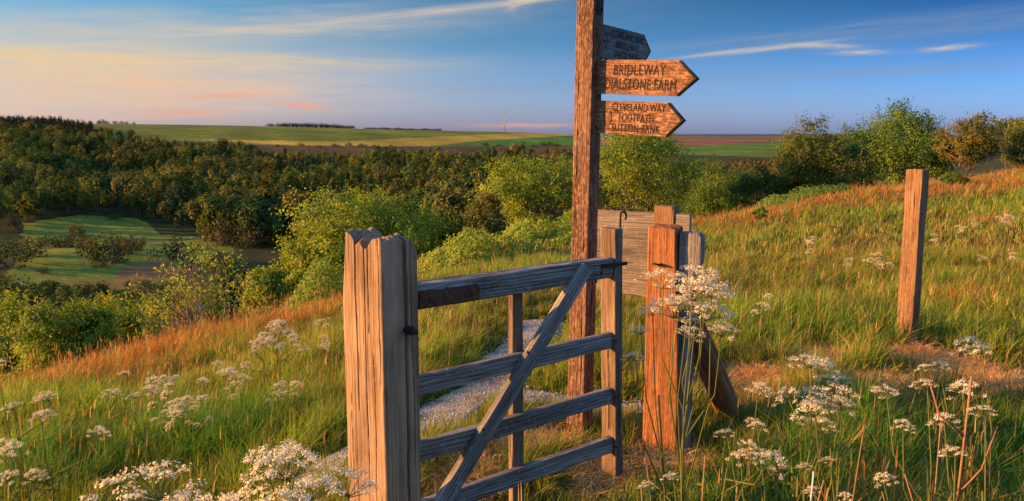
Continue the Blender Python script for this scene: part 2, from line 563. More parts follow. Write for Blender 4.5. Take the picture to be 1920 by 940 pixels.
# ------------------------------------------------------------------ terrain
# radial profiles: for a photo column, (metres ahead, photo row) or (metres ahead, 'z', height relative to the eye)
PROF = {
    -180: [(0.5, 'z', -1.78), (3, 'z', -1.95), (8, 'z', -3.0), (14, 'z', -5.5), (40, 'z', -16), (100, 'z', -27), (200, 'z', -33), (280, 'z', -33), (450, 'z', -24), (650, 'z', -6), (900, 'z', 10), (1400, 'z', 22), (3000, 'z', 0), (12000, 'z', -30)],
    0: [(0.5, 'z', -1.76), (2.5, 'z', -1.86), (6, 795), (9, 722), (11, 'z', -3.7), (15, 'z', -6.5), (40, 'z', -16), (90, 'z', -27), (170, 545), (240, 470), (280, 425), (450, 330), (650, 268), (900, 233), (1400, 226), (3000, 'z', 0), (12000, 'z', -30)],
    320: [(0.5, 'z', -1.74), (3, 'z', -1.82), (6, 810), (9, 712), (13, 632), (15.5, 'z', -4.6), (24, 'z', -9), (50, 'z', -18), (120, 'z', -29), (190, 535), (250, 468), (290, 440), (500, 335), (700, 268), (900, 236), (1100, 233), (1500, 'z', 8), (3000, 'z', -10), (12000, 'z', -30)],
    640: [(0.5, 'z', -1.72), (4, 'z', -1.76), (8, 640), (14, 572), (18, 548), (22, 'z', -4.8), (30, 'z', -8.5), (60, 'z', -18), (150, 'z', -33), (300, 440), (500, 338), (700, 278), (1000, 241), (1100, 240), (1500, 'z', 5), (3000, 'z', -10), (12000, 'z', -30)],
    960: [(0.5, 'z', -1.70), (4.2, 'z', -1.70), (6.7, 640), (10, 542), (16, 482), (24, 447), (30, 'z', -5), (42, 'z', -8.5), (80, 'z', -16), (200, 'z', -28), (350, 385), (500, 325), (700, 283), (900, 265), (1200, 247), (1500, 'z', 0), (3000, 'z', -12), (12000, 'z', -24)],
    1280: [(0.5, 'z', -1.64), (4.13, 862), (6, 668), (9, 558), (15, 480), (25, 418), (32, 'z', -4.4), (60, 'z', -10), (150, 'z', -20), (350, 337), (600, 288), (900, 267), (1300, 259), (2000, 255), (3500, 'z', -16), (7500, 254), (12000, 252)],
    1600: [(0.5, 'z', -1.58), (6, 655), (9, 548), (14, 468), (20, 408), (28, 353), (36, 'z', -3.2), (80, 'z', -8.5), (200, 'z', -16), (600, 284), (900, 268), (1300, 259), (2000, 255), (3500, 'z', -16), (7500, 254), (12000, 252)],
    1920: [(0.5, 'z', -1.50), (5, 722), (8, 560), (14, 448), (22, 370), (35, 314), (45, 'z', -2.6), (100, 'z', -5.5), (300, 'z', -9), (1000, 'z', -10), (2000, 'z', -9), (7000, 'z', -14), (12000, 'z', -20)],
    2200: [(0.5, 'z', -1.45), (5, 'z', -1.4), (14, 'z', -1.3), (30, 'z', -0.6), (45, 'z', -1.0), (100, 'z', -3), (300, 'z', -6), (1000, 'z', -9), (12000, 'z', -20)],
}
NR, RMIN, RMAX = 900, 0.3, 14000.0
LR = np.linspace(math.log(RMIN), math.log(RMAX), NR)
azs, profs = [], []


def smooth1(a, sig, axis=-1):
    r = int(3 * sig + 1)
    k = np.exp(-0.5 * (np.arange(-r, r + 1) / sig) ** 2)
    k /= k.sum()
    return np.apply_along_axis(lambda q: np.convolve(np.pad(q, r, mode='edge'), k, mode='valid'), axis, a)


for px, pr in sorted(PROF.items()):
    az = math.atan((px - 960) / F)
    rr, zz = [], []
    for e in pr:
        d = e[0]
        if e[1] == 'z':
            z = e[2]
        else:
            r_ = ray(px, e[1])
            z = r_[2] * d / r_[1]
        rr.append(math.log(d / math.cos(az)))
        zz.append(z)
    azs.append(az)
    profs.append(np.interp(LR, rr, zz))
for azd, pr in ((-70, [(0.3, -1.8), (4, -2.2), (10, -4), (30, -11), (100, -26), (300, -36), (800, -34), (3000, -40), (12000, -60)]),
                (-110, [(0.3, -1.8), (5, -2.1), (12, -3.6), (30, -8), (100, -22), (300, -36), (3000, -45), (12000, -60)]),
                (-180, [(0.3, -1.7), (10, -1.9), (40, -3), (200, -8), (12000, -20)]),
                (180, [(0.3, -1.7), (10, -1.9), (40, -3), (200, -8), (12000, -20)]),
                (110, [(0.3, -1.45), (8, -1.0), (30, 0.5), (100, 1), (500, -3), (12000, -20)]),
                (60, [(0.3, -1.45), (6, -1.25), (25, -0.3), (60, -0.5), (300, -5), (12000, -20)])):
    azs.append(math.radians(azd))
    profs.append(np.interp(LR, [math.log(q[0]) for q in pr], [q[1] for q in pr]))
order = np.argsort(azs)
azs = np.array(azs)[order]
profs = smooth1(np.array(profs)[order], 5.0)
NA = 1441
AZ = np.linspace(-math.pi, math.pi, NA)
TAB = np.empty((NA, NR))


def pchip(x, y, xq):
    h = np.diff(x)
    dl = np.diff(y, axis=0) / h[:, None]
    m = np.zeros_like(y)
    w1, w2 = 2 * h[1:] + h[:-1], h[1:] + 2 * h[:-1]
    s_ = dl[1:] * dl[:-1] > 0
    with np.errstate(divide='ignore', invalid='ignore'):
        hm = (w1 + w2)[:, None] / (w1[:, None] / dl[:-1] + w2[:, None] / dl[1:])
    m[1:-1] = np.where(s_, hm, 0)
    m[0], m[-1] = dl[0], dl[-1]
    i = np.clip(np.searchsorted(x, xq) - 1, 0, len(x) - 2)
    t = ((xq - x[i]) / h[i])[:, None]
    hh = h[i][:, None]
    return (y[i] * (1 + 2 * t) * (1 - t) ** 2 + m[i] * hh * t * (1 - t) ** 2 + y[i + 1] * t * t * (3 - 2 * t) + m[i + 1] * hh * t * t * (t - 1))


TAB = pchip(azs, profs, AZ)
TAB = smooth1(TAB, 5.0, 0)


def gz(x, y):
    x, y = np.asarray(x, float), np.asarray(y, float)
    r = np.maximum(np.hypot(x, y), RMIN)
    a = np.arctan2(x, y)
    fi = (a + math.pi) / (2 * math.pi) * (NA - 1)
    fj = (np.log(r) - LR[0]) / (LR[1] - LR[0])
    i = np.clip(fi.astype(int), 0, NA - 2)
    j = np.clip(fj.astype(int), 0, NR - 2)
    u, v = np.clip(fi - i, 0, 1), np.clip(fj - j, 0, 1)
    z = TAB[i, j] * (1 - u) * (1 - v) + TAB[i + 1, j] * u * (1 - v) + TAB[i, j + 1] * (1 - u) * v + TAB[i + 1, j + 1] * u * v
    near = sstep(1.0, 3.0, r)
    z = z + EYE + near * (0.028 * fbm(x * 1.1, y * 1.1, 1.5, 3) + 0.012 * vnoise(x * 5, y * 5, 4.2))
    z = z + sstep(60, 200, r) * (1 - sstep(500, 800, r)) * 1.6 * fbm(x / 60, y / 60, 9.0, 4)
    return z


def hit(px, py, dmin=1.2, dmax=13000):
    """ground point under a photo pixel"""
    r = ray(px, py)
    d = np.exp(np.linspace(math.log(dmin), math.log(dmax), 3000))
    P = r[None] * (d / r[1])[:, None]
    below = P[:, 2] + EYE < gz(P[:, 0], P[:, 1])
    k = int(np.argmax(below)) if below.any() else len(d) - 1
    return Vector((P[k, 0], P[k, 1], float(gz(P[k, 0], P[k, 1]))))


def on_col(px, d):
    x = (px - 960) / F * d
    return Vector((x, d, float(gz(x, d))))


# --- path outline (photo pixels on the ground -> world polyline with widths)
MAIN = [(1012, 604, 0.45), (990, 640, 0.5), (948, 690, 0.5), (915, 735, 0.52), (830, 775, 0.5), (740, 828, 0.46), (640, 876, 0.34), (560, 912, 0.28), (430, 985, 0.26), (200, 1110, 0.26)]
SIDE = [(930, 745, 0.42), (1050, 755, 0.40), (1160, 772, 0.30), (1250, 780, 0.14)]


def path_pts(lst):
    P = [(hit(a, b), w) for a, b, w in lst]
    xs = np.array([[p.x, p.y, w] for p, w in P])
    s_ = np.concatenate([[0], np.cumsum(np.hypot(*np.diff(xs[:, :2], axis=0).T))])
    q = np.linspace(0, s_[-1], int(s_[-1] / 0.06) + 2)
    out = np.stack([np.interp(q, s_, xs[:, k]) for k in range(3)], -1)
    for k in range(3):
        out[:, k] = smooth1(out[:, k], 4)
    out[:, 2] *= 0.86
    return out


PM, PS = path_pts(MAIN), path_pts(SIDE)


def path_dist(x, y):
    """signed distance to the path edge (negative inside)"""
    x, y = np.atleast_1d(x).astype(float), np.atleast_1d(y).astype(float)
    best = np.full(x.shape, 1e9)
    for P in (PM, PS):
        for k in range(0, len(P), 2):
            dd = np.hypot(x - P[k, 0], y - P[k, 1]) - P[k, 2] * 0.5
            best = np.minimum(best, dd)
    return best + 0.07 * fbm(x * 4, y * 4, 2.0, 3)


HAY = [hit(1540, 690), hit(1720, 690), hit(1420, 740), hit(1850, 735), hit(1640, 740)]
HAYR = [0.36, 0.34, 0.30, 0.42, 0.40]
LUSH = [hit(250, 880), hit(420, 850), hit(60, 920), hit(1650, 900), hit(1850, 900), hit(1480, 900)]
TRAMP = [hit(1120, 900), hit(1230, 880), hit(980, 850), hit(880, 900)]


def blob(x, y, pts, rad):
    m = np.zeros(np.shape(x))
    for p, r in zip(pts, rad if hasattr(rad, '__len__') else [rad] * len(pts)):
        m = np.maximum(m, np.exp(-((x - p.x) ** 2 + (y - p.y) ** 2) / (r * r)))
    return np.clip(m * 1.35 + 0.75 * fbm(x * 3.2, y * 3.2, 6, 3) * np.clip(m * 3, 0, 1), 0, 1)


def red_mask(x, y):
    """patches of dry russet grass along the brow of the hill"""
    m = np.zeros(np.shape(x))
    for k, ln in enumerate(RED_W):
        for p in ln:
            r = (0.12 if k == 0 else 0.12) * math.hypot(p[0], p[1])
            m = np.maximum(m, np.exp(-((x - p[0]) ** 2 + (y - p[1]) ** 2) / (r * r)))
    n = fbm(x * 0.7, y * 0.7, 3.3, 4)
    return np.clip(m * (1.0 + 0.3 * (x < 0)) + n * 0.65 * (0.3 + m) + 1.1 * np.clip(fbm(x * 0.9, y * 0.9, 11.0, 3) - 0.38, 0, 0.5) * sstep(0.5, 3.0, x), 0, 1)


RED_W = [[], []]


def brow(px, d0, d1):
    d = np.linspace(d0, d1, 300)
    x = (px - 960) / F * d
    k = int(np.argmax((gz(x, d) - EYE) / d))
    return x[k], d[k]


for px_ in range(60, 720, 22):
    bx, by = brow(px_, 5, 20)
    RED_W[0].append((bx * 0.94, by * 0.94))
for px_ in range(1330, 2000, 40):
    bx, by = brow(px_, 12, 40)
    RED_W[1].append((bx * 0.96, by * 0.96))

WOOD_POLY = [(-40, 246), (150, 270), (260, 280), (330, 294), (430, 300), (560, 306), (700, 308), (840, 310), (960, 308), (1080, 314), (1080, 470), (700, 520), (600, 470), (430, 462), (370, 445), (300, 425), (250, 408), (150, 404), (60, 412), (-40, 440)]
FIELDS = [
    ([(100, 222), (1090, 222), (1090, 300), (640, 300), (420, 290), (200, 270), (100, 240)], (0.10, 0.13, 0.022)),
    ([(260, 243), (520, 236), (1075, 248), (1075, 262), (700, 270), (480, 272), (330, 262)], (0.13, 0.165, 0.022)),
    ([(380, 262), (560, 274), (820, 274), (930, 262), (1075, 254), (1075, 247), (900, 253), (640, 266)], (0.34, 0.26, 0.04)),  # crop strip, the gold of low sunlight put into its colour
    ([(806, 275), (900, 264), (1075, 254), (1075, 272), (960, 274)], (0.06, 0.16, 0.018)),
    ([(330, 264), (480, 272), (806, 275), (1075, 272), (1075, 310), (420, 310), (300, 275)], (0.085, 0.066, 0.028)),
    ([(1085, 250), (1720, 250), (1720, 259), (1085, 258)], (0.10, 0.15, 0.025)),
    ([(1085, 257), (1500, 257.5), (1490, 263), (1290, 275), (1085, 274)], (0.20, 0.095, 0.06)),
    ([(1085, 274), (1290, 275), (1490, 263), (1620, 259), (1620, 300), (1085, 284)], (0.085, 0.155, 0.02)),
    ([(40, 420), (140, 402), (260, 404), (300, 440), (420, 448), (440, 470), (330, 500), (220, 550), (40, 555), (-10, 540), (50, 470)], (0.165, 0.20, 0.032)),
    ([(230, 500), (300, 488), (345, 500), (330, 525), (250, 530), (215, 520)], (0.22, 0.12, 0.055)),
    ([(40, 548), (120, 530), (230, 520), (330, 520), (330, 570), (40, 570)], (0.19, 0.15, 0.045)),
    ([(70, 450), (150, 448), (130, 462), (80, 470)], (0.12, 0.11, 0.04)),
]


def build_terrain():
    az = np.concatenate([np.radians(np.arange(-180, -40, 4.0)), np.radians(np.arange(-40, 40, 0.17)), np.radians(np.arange(40, 180.1, 4.0))])
    lr = np.concatenate([np.linspace(math.log(0.3), math.log(300), 420), np.linspace(math.log(300), math.log(1600), 260)[1:], np.linspace(math.log(1600), math.log(13500), 70)[1:]])
    A, R = np.meshgrid(az, np.exp(lr), indexing='ij')
    X, Y = np.sin(A) * R, np.cos(A) * R
    Z = gz(X, Y)
    na, nr = A.shape
    V = np.stack([X, Y, Z], -1).reshape(-1, 3)
    i, j = np.meshgrid(np.arange(na - 1), np.arange(nr - 1), indexing='ij')
    Q = np.stack([i * nr + j, i * nr + j + 1, (i + 1) * nr + j + 1, (i + 1) * nr + j], -1).reshape(-1, 4)
    x, y, r = V[:, 0], V[:, 1], np.hypot(V[:, 0], V[:, 1])
    C = np.empty((len(V), 3))
    n = fbm(x * 0.5, y * 0.5, 0.7, 4)
    C[:] = np.array([0.055, 0.072, 0.020]) + n[:, None] * np.array([0.012, 0.006, 0.004])
    nearm = r < 60
    rm = np.zeros(len(V))
    rm[nearm] = red_mask(x[nearm], y[nearm])
    C = C * (1 - rm[:, None] * 0.8) + rm[:, None] * 0.8 * np.array([0.13, 0.065, 0.028])
    hm = np.zeros(len(V))
    m10 = r < 12
    hm[m10] = np.maximum(blob(x[m10], y[m10], HAY, HAYR), blob(x[m10], y[m10], TRAMP, 0.28) * 0.7)
    C = C * (1 - hm[:, None]) + hm[:, None] * np.array([0.34, 0.25, 0.10])
    far = r > 90
    C[far] = np.array([0.045, 0.052, 0.02]) + n[far][:, None] * np.array([0.008, 0.006, 0.002])
    px, py = project(V)
    infr = far & (y > 0)
    for poly, c in FIELDS:
        mk = np.zeros(len(V), bool)
        mk[infr] = in_poly(px[infr] + 3 * n[infr], py[infr] + 0.8 * n[infr], poly)
        C[mk] = np.array(c) * (1 + 0.25 * n[mk][:, None])
    pl = infr & (r > 620) & (r < 1500)
    C[pl] *= (1 + 0.16 * np.sin((x[pl] * 0.8 + y[pl] * 0.25) / 9.0) * np.clip(0.5 + n[pl], 0, 1) + 0.22 * fbm(x[pl] / 130, y[pl] / 60, 3.0, 3))[:, None]
    wood = np.zeros(len(V), bool)
    wood[infr] = in_poly(px[infr], py[infr], WOOD_POLY)
    C[wood] = (0.026, 0.042, 0.012)
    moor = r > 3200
    C[moor] = (0.075, 0.085, 0.14)  # blue of distance haze put into the moor's colour
    # centre cap
    V = np.vstack([V, [[0, 0, float(gz(0, 0.3))]]])
    C = np.vstack([C, C[:1]])
    cidx = len(V) - 1
    T = np.array([[k * nr, (k + 1) * nr, cidx] for k in range(na - 1)])
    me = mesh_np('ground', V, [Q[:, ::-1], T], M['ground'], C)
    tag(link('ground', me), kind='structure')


build_terrain()


def build_path():
    xs = []
    for P in (PM, PS):
        xs.append(P)
    allp = np.vstack(xs)
    x0, x1 = allp[:, 0].min() - 0.6, allp[:, 0].max() + 0.6
    y0, y1 = max(1.2, allp[:, 1].min() - 0.6), allp[:, 1].max() + 0.6
    st = 0.035
    gx, gy = np.meshgrid(np.arange(x0, x1, st), np.arange(y0, y1, st), indexing='ij')
    d = path_dist(gx.ravel(), gy.ravel()).reshape(gx.shape)
    z = gz(gx, gy) + 0.022 - 0.05 * sstep(-0.02, 0.05, d)
    keep = d < 0.05
    idx = np.arange(gx.size).reshape(gx.shape)
    k = keep[:-1, :-1] & keep[1:, :-1] & keep[1:, 1:] & keep[:-1, 1:]
    Q = np.stack([idx[:-1, :-1][k], idx[1:, :-1][k], idx[1:, 1:][k], idx[:-1, 1:][k]], -1)
    V = np.stack([gx, gy, z], -1).reshape(-1, 3)
    used, inv = np.unique(Q, return_inverse=True)
    me = mesh_np('path', V[used], [inv.reshape(-1, 4)], M['path'])
    tag(link('path', me), kind='structure')
    # loose stones
    a = Acc()
    n = 0
    base = np.array([[1, 0, 0], [-1, 0, 0], [0, 1, 0], [0, -1, 0], [0, 0, 1], [0, 0, -1]], float)
    tri = np.array([[0, 2, 4], [2, 1, 4], [1, 3, 4], [3, 0, 4], [2, 0, 5], [1, 2, 5], [3, 1, 5], [0, 3, 5]])
    while n < 1800:
        P = PM if rng.random() < 0.75 else PS
        p = P[rng.integers(len(P))]
        x, y = p[0] + rng.normal(0, p[2] * 0.42), p[1] + rng.normal(0, 0.1)
        if y < 1.5:
            n += 1
            continue
        s_ = 0.004 + 0.011 * rng.random() ** 2.5
        V = base * s_ * rng.uniform(0.6, 1.3, (6, 3)) * np.array([1, 1, 0.65])
        t = rng.random() * 6.28
        V = V @ np.array([[math.cos(t), -math.sin(t), 0], [math.sin(t), math.cos(t), 0], [0, 0, 1]])
        a.add(V + [x, y, float(gz(x, y)) + 0.022], None, tri)
        n += 1
    tag(link('gravel', a.mesh('gravel', M['stone'], False, False)), 'loose pale limestone chips scattered along the footpath', 'gravel', kind='stuff')


build_path()


# ------------------------------------------------------------------ timber
def frame(origin, ez, normal):
    """local Z along ez, local -Y facing 'normal'"""
    ez = Vector(ez).normalized()
    ey = -Vector(normal)
    ey = (ey - ez * ey.dot(ez)).normalized()
    ex = ey.cross(ez)
    m = Matrix((ex, ey, ez)).transposed().to_4x4()
    m.translation = Vector(origin)
    return m


def timber(name, L, w, t, mat, nper=72, nz=None, rough=0.0015, cracks=(), top=None, bend=0.0, rnd=0.006, seed=0, round_mod=None):
    """rectangular section beam along local Z (w along X, t along Y), with drying cracks carved into its faces.
    cracks: (face 'front'|'right'|'left', offset across face, z0, z1, width, depth)"""
    nz = nz or max(12, int(L / 0.02))
    # perimeter of a rounded rectangle, counter-clockwise from front-left
    hw, ht = w / 2, t / 2
    per = []
    nf = {0: max(4, int(nper * w / (2 * (w + t)))), 1: max(4, int(nper * t / (2 * (w + t))))}
    corners = [(-hw, -ht), (hw, -ht), (hw, ht), (-hw, ht)]
    for k in range(4):
        a, b_ = np.array(corners[k]), np.array(corners[(k + 1) % 4])
        nn = nf[k % 2]
        for q in range(nn):
            per.append(np.append(a + (b_ - a) * (q / nn), k))
    per = np.array(per)
    pxy, face = per[:, :2].copy(), per[:, 2].astype(int)
    # round the corners
    inner = np.clip(pxy, [-hw + rnd, -ht + rnd], [hw - rnd, ht - rnd])
    dv = pxy - inner
    ln = np.linalg.norm(dv, axis=1, keepdims=True)
    pxy = np.where(ln > 1e-9, inner + dv / np.maximum(ln, 1e-9) * rnd, pxy)
    n = len(pxy)
    zs = np.linspace(0, L, nz)
    P = np.repeat(pxy[None], nz, 0)                     # nz,n,2
    Zg = np.repeat(zs[:, None], n, 1)
    nrm = pxy / np.array([hw, ht])
    nr2 = np.where(np.abs(nrm) > 0.93, np.sign(nrm), 0)
    nr2 = nr2 / (np.linalg.norm(nr2, axis=1, keepdims=True) + 1e-9)
    disp = rough * (0.8 * fbm(P[..., 0] * 90 + seed, P[..., 1] * 90, Zg * 3.5, 3) + 1.2 * fbm(P[..., 0] * 9, P[..., 1] * 9 + seed, Zg * 3, 3))
    P = P + nr2[None] * disp[..., None]
    for (fc, off, z0, z1, cw, cd) in cracks:
        k = {'front': 0, 'right': 1, 'back': 2, 'left': 3}[fc]
        coord = P[..., 0] if k in (0, 2) else P[..., 1]
        wob = 0.006 * fbm(Zg * 4, off * 50 + seed, 0.3, 3)
        prof = np.clip(1 - np.abs(coord - off - wob) / (cw * (0.55 + 0.45 * np.sin(np.clip((Zg - z0) / (z1 - z0), 0, 1) * math.pi))), 0, 1)
        m = prof * sstep(z0, z0 + 0.05, Zg) * (1 - sstep(z1 - 0.05, z1 + 0.001, Zg)) if z1 < L else prof * sstep(z0, z0 + 0.05, Zg)
        m = m * (face == k)[None]
        P = P - nr2[None] * (m * cd)[..., None]
    if bend:
        P[..., 0] += bend * np.sin(Zg / L * math.pi)
    hx = top(P[-1, :, 0], P[-1, :, 1]) if top else np.full(n, L)
    fz = np.clip((zs - L * 0.6) / (L * 0.4), 0, 1)[:, None] if top else np.zeros((nz, 1))
    Zg = Zg + fz * (hx - L)[None]
    if round_mod:
        P = round_mod(P, Zg)
    V = np.concatenate([P, Zg[..., None]], -1).reshape(-1, 3)
    i, j = np.meshgrid(np.arange(nz - 1), np.arange(n), indexing='ij')
    k = (j + 1) % n
    Q = np.stack([i * n + j, i * n + k, (i + 1) * n + k, (i + 1) * n + j], -1).reshape(-1, 4)
    Vs, Qs, Ts, cnt = [V], [Q], [], len(V)
    for end in (0, 1):
        base = (nz - 1) * n if end else 0
        ring0 = V[base:base + n]
        cxy = ring0[:, :2].mean(0)
        prev = np.arange(base, base + n)
        K = 10 if (top and end) else 3
        for q in range(1, K):
            s_ = 1 - q / K
            if q == 1:
                s_ = 0.97
            xy = cxy + (ring0[:, :2] - cxy) * s_
            if top and end:
                z = top(xy[:, 0], xy[:, 1]) + 0.002
            else:
                z = ring0[:, 2] * s_ + ring0[:, 2].mean() * (1 - s_) + (0.002 if end else -0.002)
            ids = np.arange(cnt, cnt + n)
            Vs.append(np.column_stack([xy, z]))
            cnt += n
            nx_ = np.roll(np.arange(n), -1)
            q4 = np.stack([prev, prev[nx_], ids[nx_], ids], -1)
            Qs.append(q4 if end else q4[:, ::-1])
            prev = ids
        zc = top(cxy[:1], cxy[1:2])[0] if (top and end) else ring0[:, 2].mean()
        Vs.append(np.array([[cxy[0], cxy[1], zc]]))
        nx_ = np.roll(np.arange(n), -1)
        t3 = np.stack([prev, prev[nx_], np.full(n, cnt)], -1)
        Ts.append(t3 if end else t3[:, ::-1])
        cnt += 1
    me = mesh_np(name, np.vstack(Vs), [np.vstack(Qs), np.vstack(Ts)], mat)
    for p in me.polygons:
        pass
    try:
        me.set_sharp_from_angle(angle=math.radians(50))
    except Exception:
        pass
    return me


def prism(name, poly, t, mat, bev=0.003):
    """flat plank: outline in local X/Z, thickness along Y, softly bevelled"""
    import bmesh
    bm = bmesh.new()
    vs = [bm.verts.new((x, -t / 2, z)) for x, z in poly]
    f = bm.faces.new(vs)
    r = bmesh.ops.extrude_face_region(bm, geom=[f])
    bmesh.ops.translate(bm, vec=(0, t, 0), verts=[g for g in r['geom'] if isinstance(g, bmesh.types.BMVert)])
    bmesh.ops.recalc_face_normals(bm, faces=bm.faces)
    bmesh.ops.bevel(bm, geom=list(bm.edges), offset=bev, segments=2, affect='EDGES')
    me = bpy.data.meshes.new(name)
    bm.to_mesh(me)
    bm.free()
    me.materials.append(mat)
    return me


def rod(name, pts, r, mat, n=8):
    a = Acc()
    a.tube(pts, r, n)
    return a.mesh(name, mat, True, False)


UP = Vector((0, 0, 1))


def child_world(o, parent, mw):
    o.parent = parent
    o.matrix_local = Matrix.Translation(-parent.location) @ mw


# ---- near gate post
def near_post():
    nL, nR = Vector((-0.57, -0.82, 0)).normalized(), Vector((0.82, -0.57, 0)).normalized()
    w1, w2 = 0.208, 0.192
    corner = at(721, 700, 2.78)
    c = corner - nL * 0.0 - (nR * (w1 / 2)) * 1.0 - nL * (w2 / 2)
    base = Vector((c.x, c.y, float(gz(c.x, c.y)) - 0.25))
    top_z = at(721, 452, 2.78).z
    L = top_z - base.z
    e = empty('gate_post', (base.x, base.y, float(gz(c.x, c.y))))
    tag(e, 'thick pale weathered gate post with a split ragged top and long vertical cracks', 'gate post')

    # local x along -> across left (lit) face (x=+ is the shared corner), y: depth
    def top(x, y):
        x, y = np.asarray(x), np.asarray(y)
        u = (x + w1 / 2) / w1          # 0 far-left edge .. 1 front corner
        v = (y + w2 / 2) / w2          # 0 front .. 1 right-hand end
        z = L + 0.012 * fbm(x * 30, y * 30, 3.0, 3)
        z = z - 0.042 * np.exp(-((u - 0.62) / 0.13) ** 2) * (1 - sstep(0.5, 0.9, v))      # rotted hollow
        z = z - 0.02 * np.exp(-((u - 0.38) / 0.05) ** 2)
        z = z + 0.018 * np.exp(-((u - 0.12) / 0.14) ** 2)
        z = z - 0.07 * sstep(0.72, 1.03, v) ** 2
        z = z - 0.05 * (1 - sstep(0.0, 0.12, u)) - 0.015 * sstep(0.93, 1.0, u) * (1 - sstep(0, 0.1, v))
        return z

    def rm(P, Z):
        # weathering: the far-left edge is worn in near the top
        k = sstep(L - 0.25, L, Z) * 0.022
        P = P.copy()
        P[..., 0] = np.where(P[..., 0] < -w1 * 0.2, P[..., 0] + k * (-(P[..., 0] + 0.2 * w1) / (0.3 * w1)), P[..., 0])
        return P

    cr = [('front', 0.012, 0.55, L + 1, 0.0028, 0.014), ('front', -0.03, 0.95, L + 1, 0.003, 0.012), ('front', 0.05, 0.3, 1.25, 0.0018, 0.006),
          ('front', -0.07, 0.3, 1.1, 0.0016, 0.005), ('front', 0.03, L - 0.35, L + 1, 0.003, 0.014), ('front', 0.085, L - 0.6, L + 1, 0.002, 0.006),
          ('right', 0.022, 0.25, L + 1, 0.011, 0.04), ('right', 0.055, 0.7, L + 1, 0.003, 0.012), ('right', -0.05, 0.3, 1.0, 0.002, 0.006), ('right', 0.08, 0.3, 1.2, 0.002, 0.006)]
    me = timber('post_timber', L, w1, w2, M['post_wood'], 360, 150, 0.0010, cr, top, 0, 0.012, 3, rm)
    o = link('timber', me)
    child_world(o, e, frame(base, UP, nL))
    # the iron gate pin sticking out of the shaded face
    pin = at(768, 620, 2.86)
    f = Vector((0.82, -0.57, 0)).normalized()
    p0 = pin - f * 0.05
    o = link('hinge_pin', rod('hinge_pin', [p0 - e.location, p0 + f * 0.05 - e.location, p0 + f * 0.085 - e.location], [0.011, 0.011, 0.010], M['iron'], 10), e)
    a = Acc()
    a.tube([p0 + f * 0.045 - e.location, p0 + f * 0.062 - e.location], [0.019, 0.019], 6)
    link('pin_nut', a.mesh('pin_nut', M['iron'], False, False), o)
    return e


near_post()

# ---- gate
GA, GB = at(795, 700, 3.03), at(1145, 650, 3.69)
GA.z = GB.z = 0
gdir = (GB - GA).normalized()
gn = Vector((gdir.y, -gdir.x, 0))         # front normal (towards camera right)


def on_gate(px, py, off=0.0):
    r = Vector(ray(px, py))
    o = Vector((0, 0, EYE))
    p0 = GA + gn * off
    t = (p0 - o).dot(gn) / r.dot(gn)
    return o + r * t


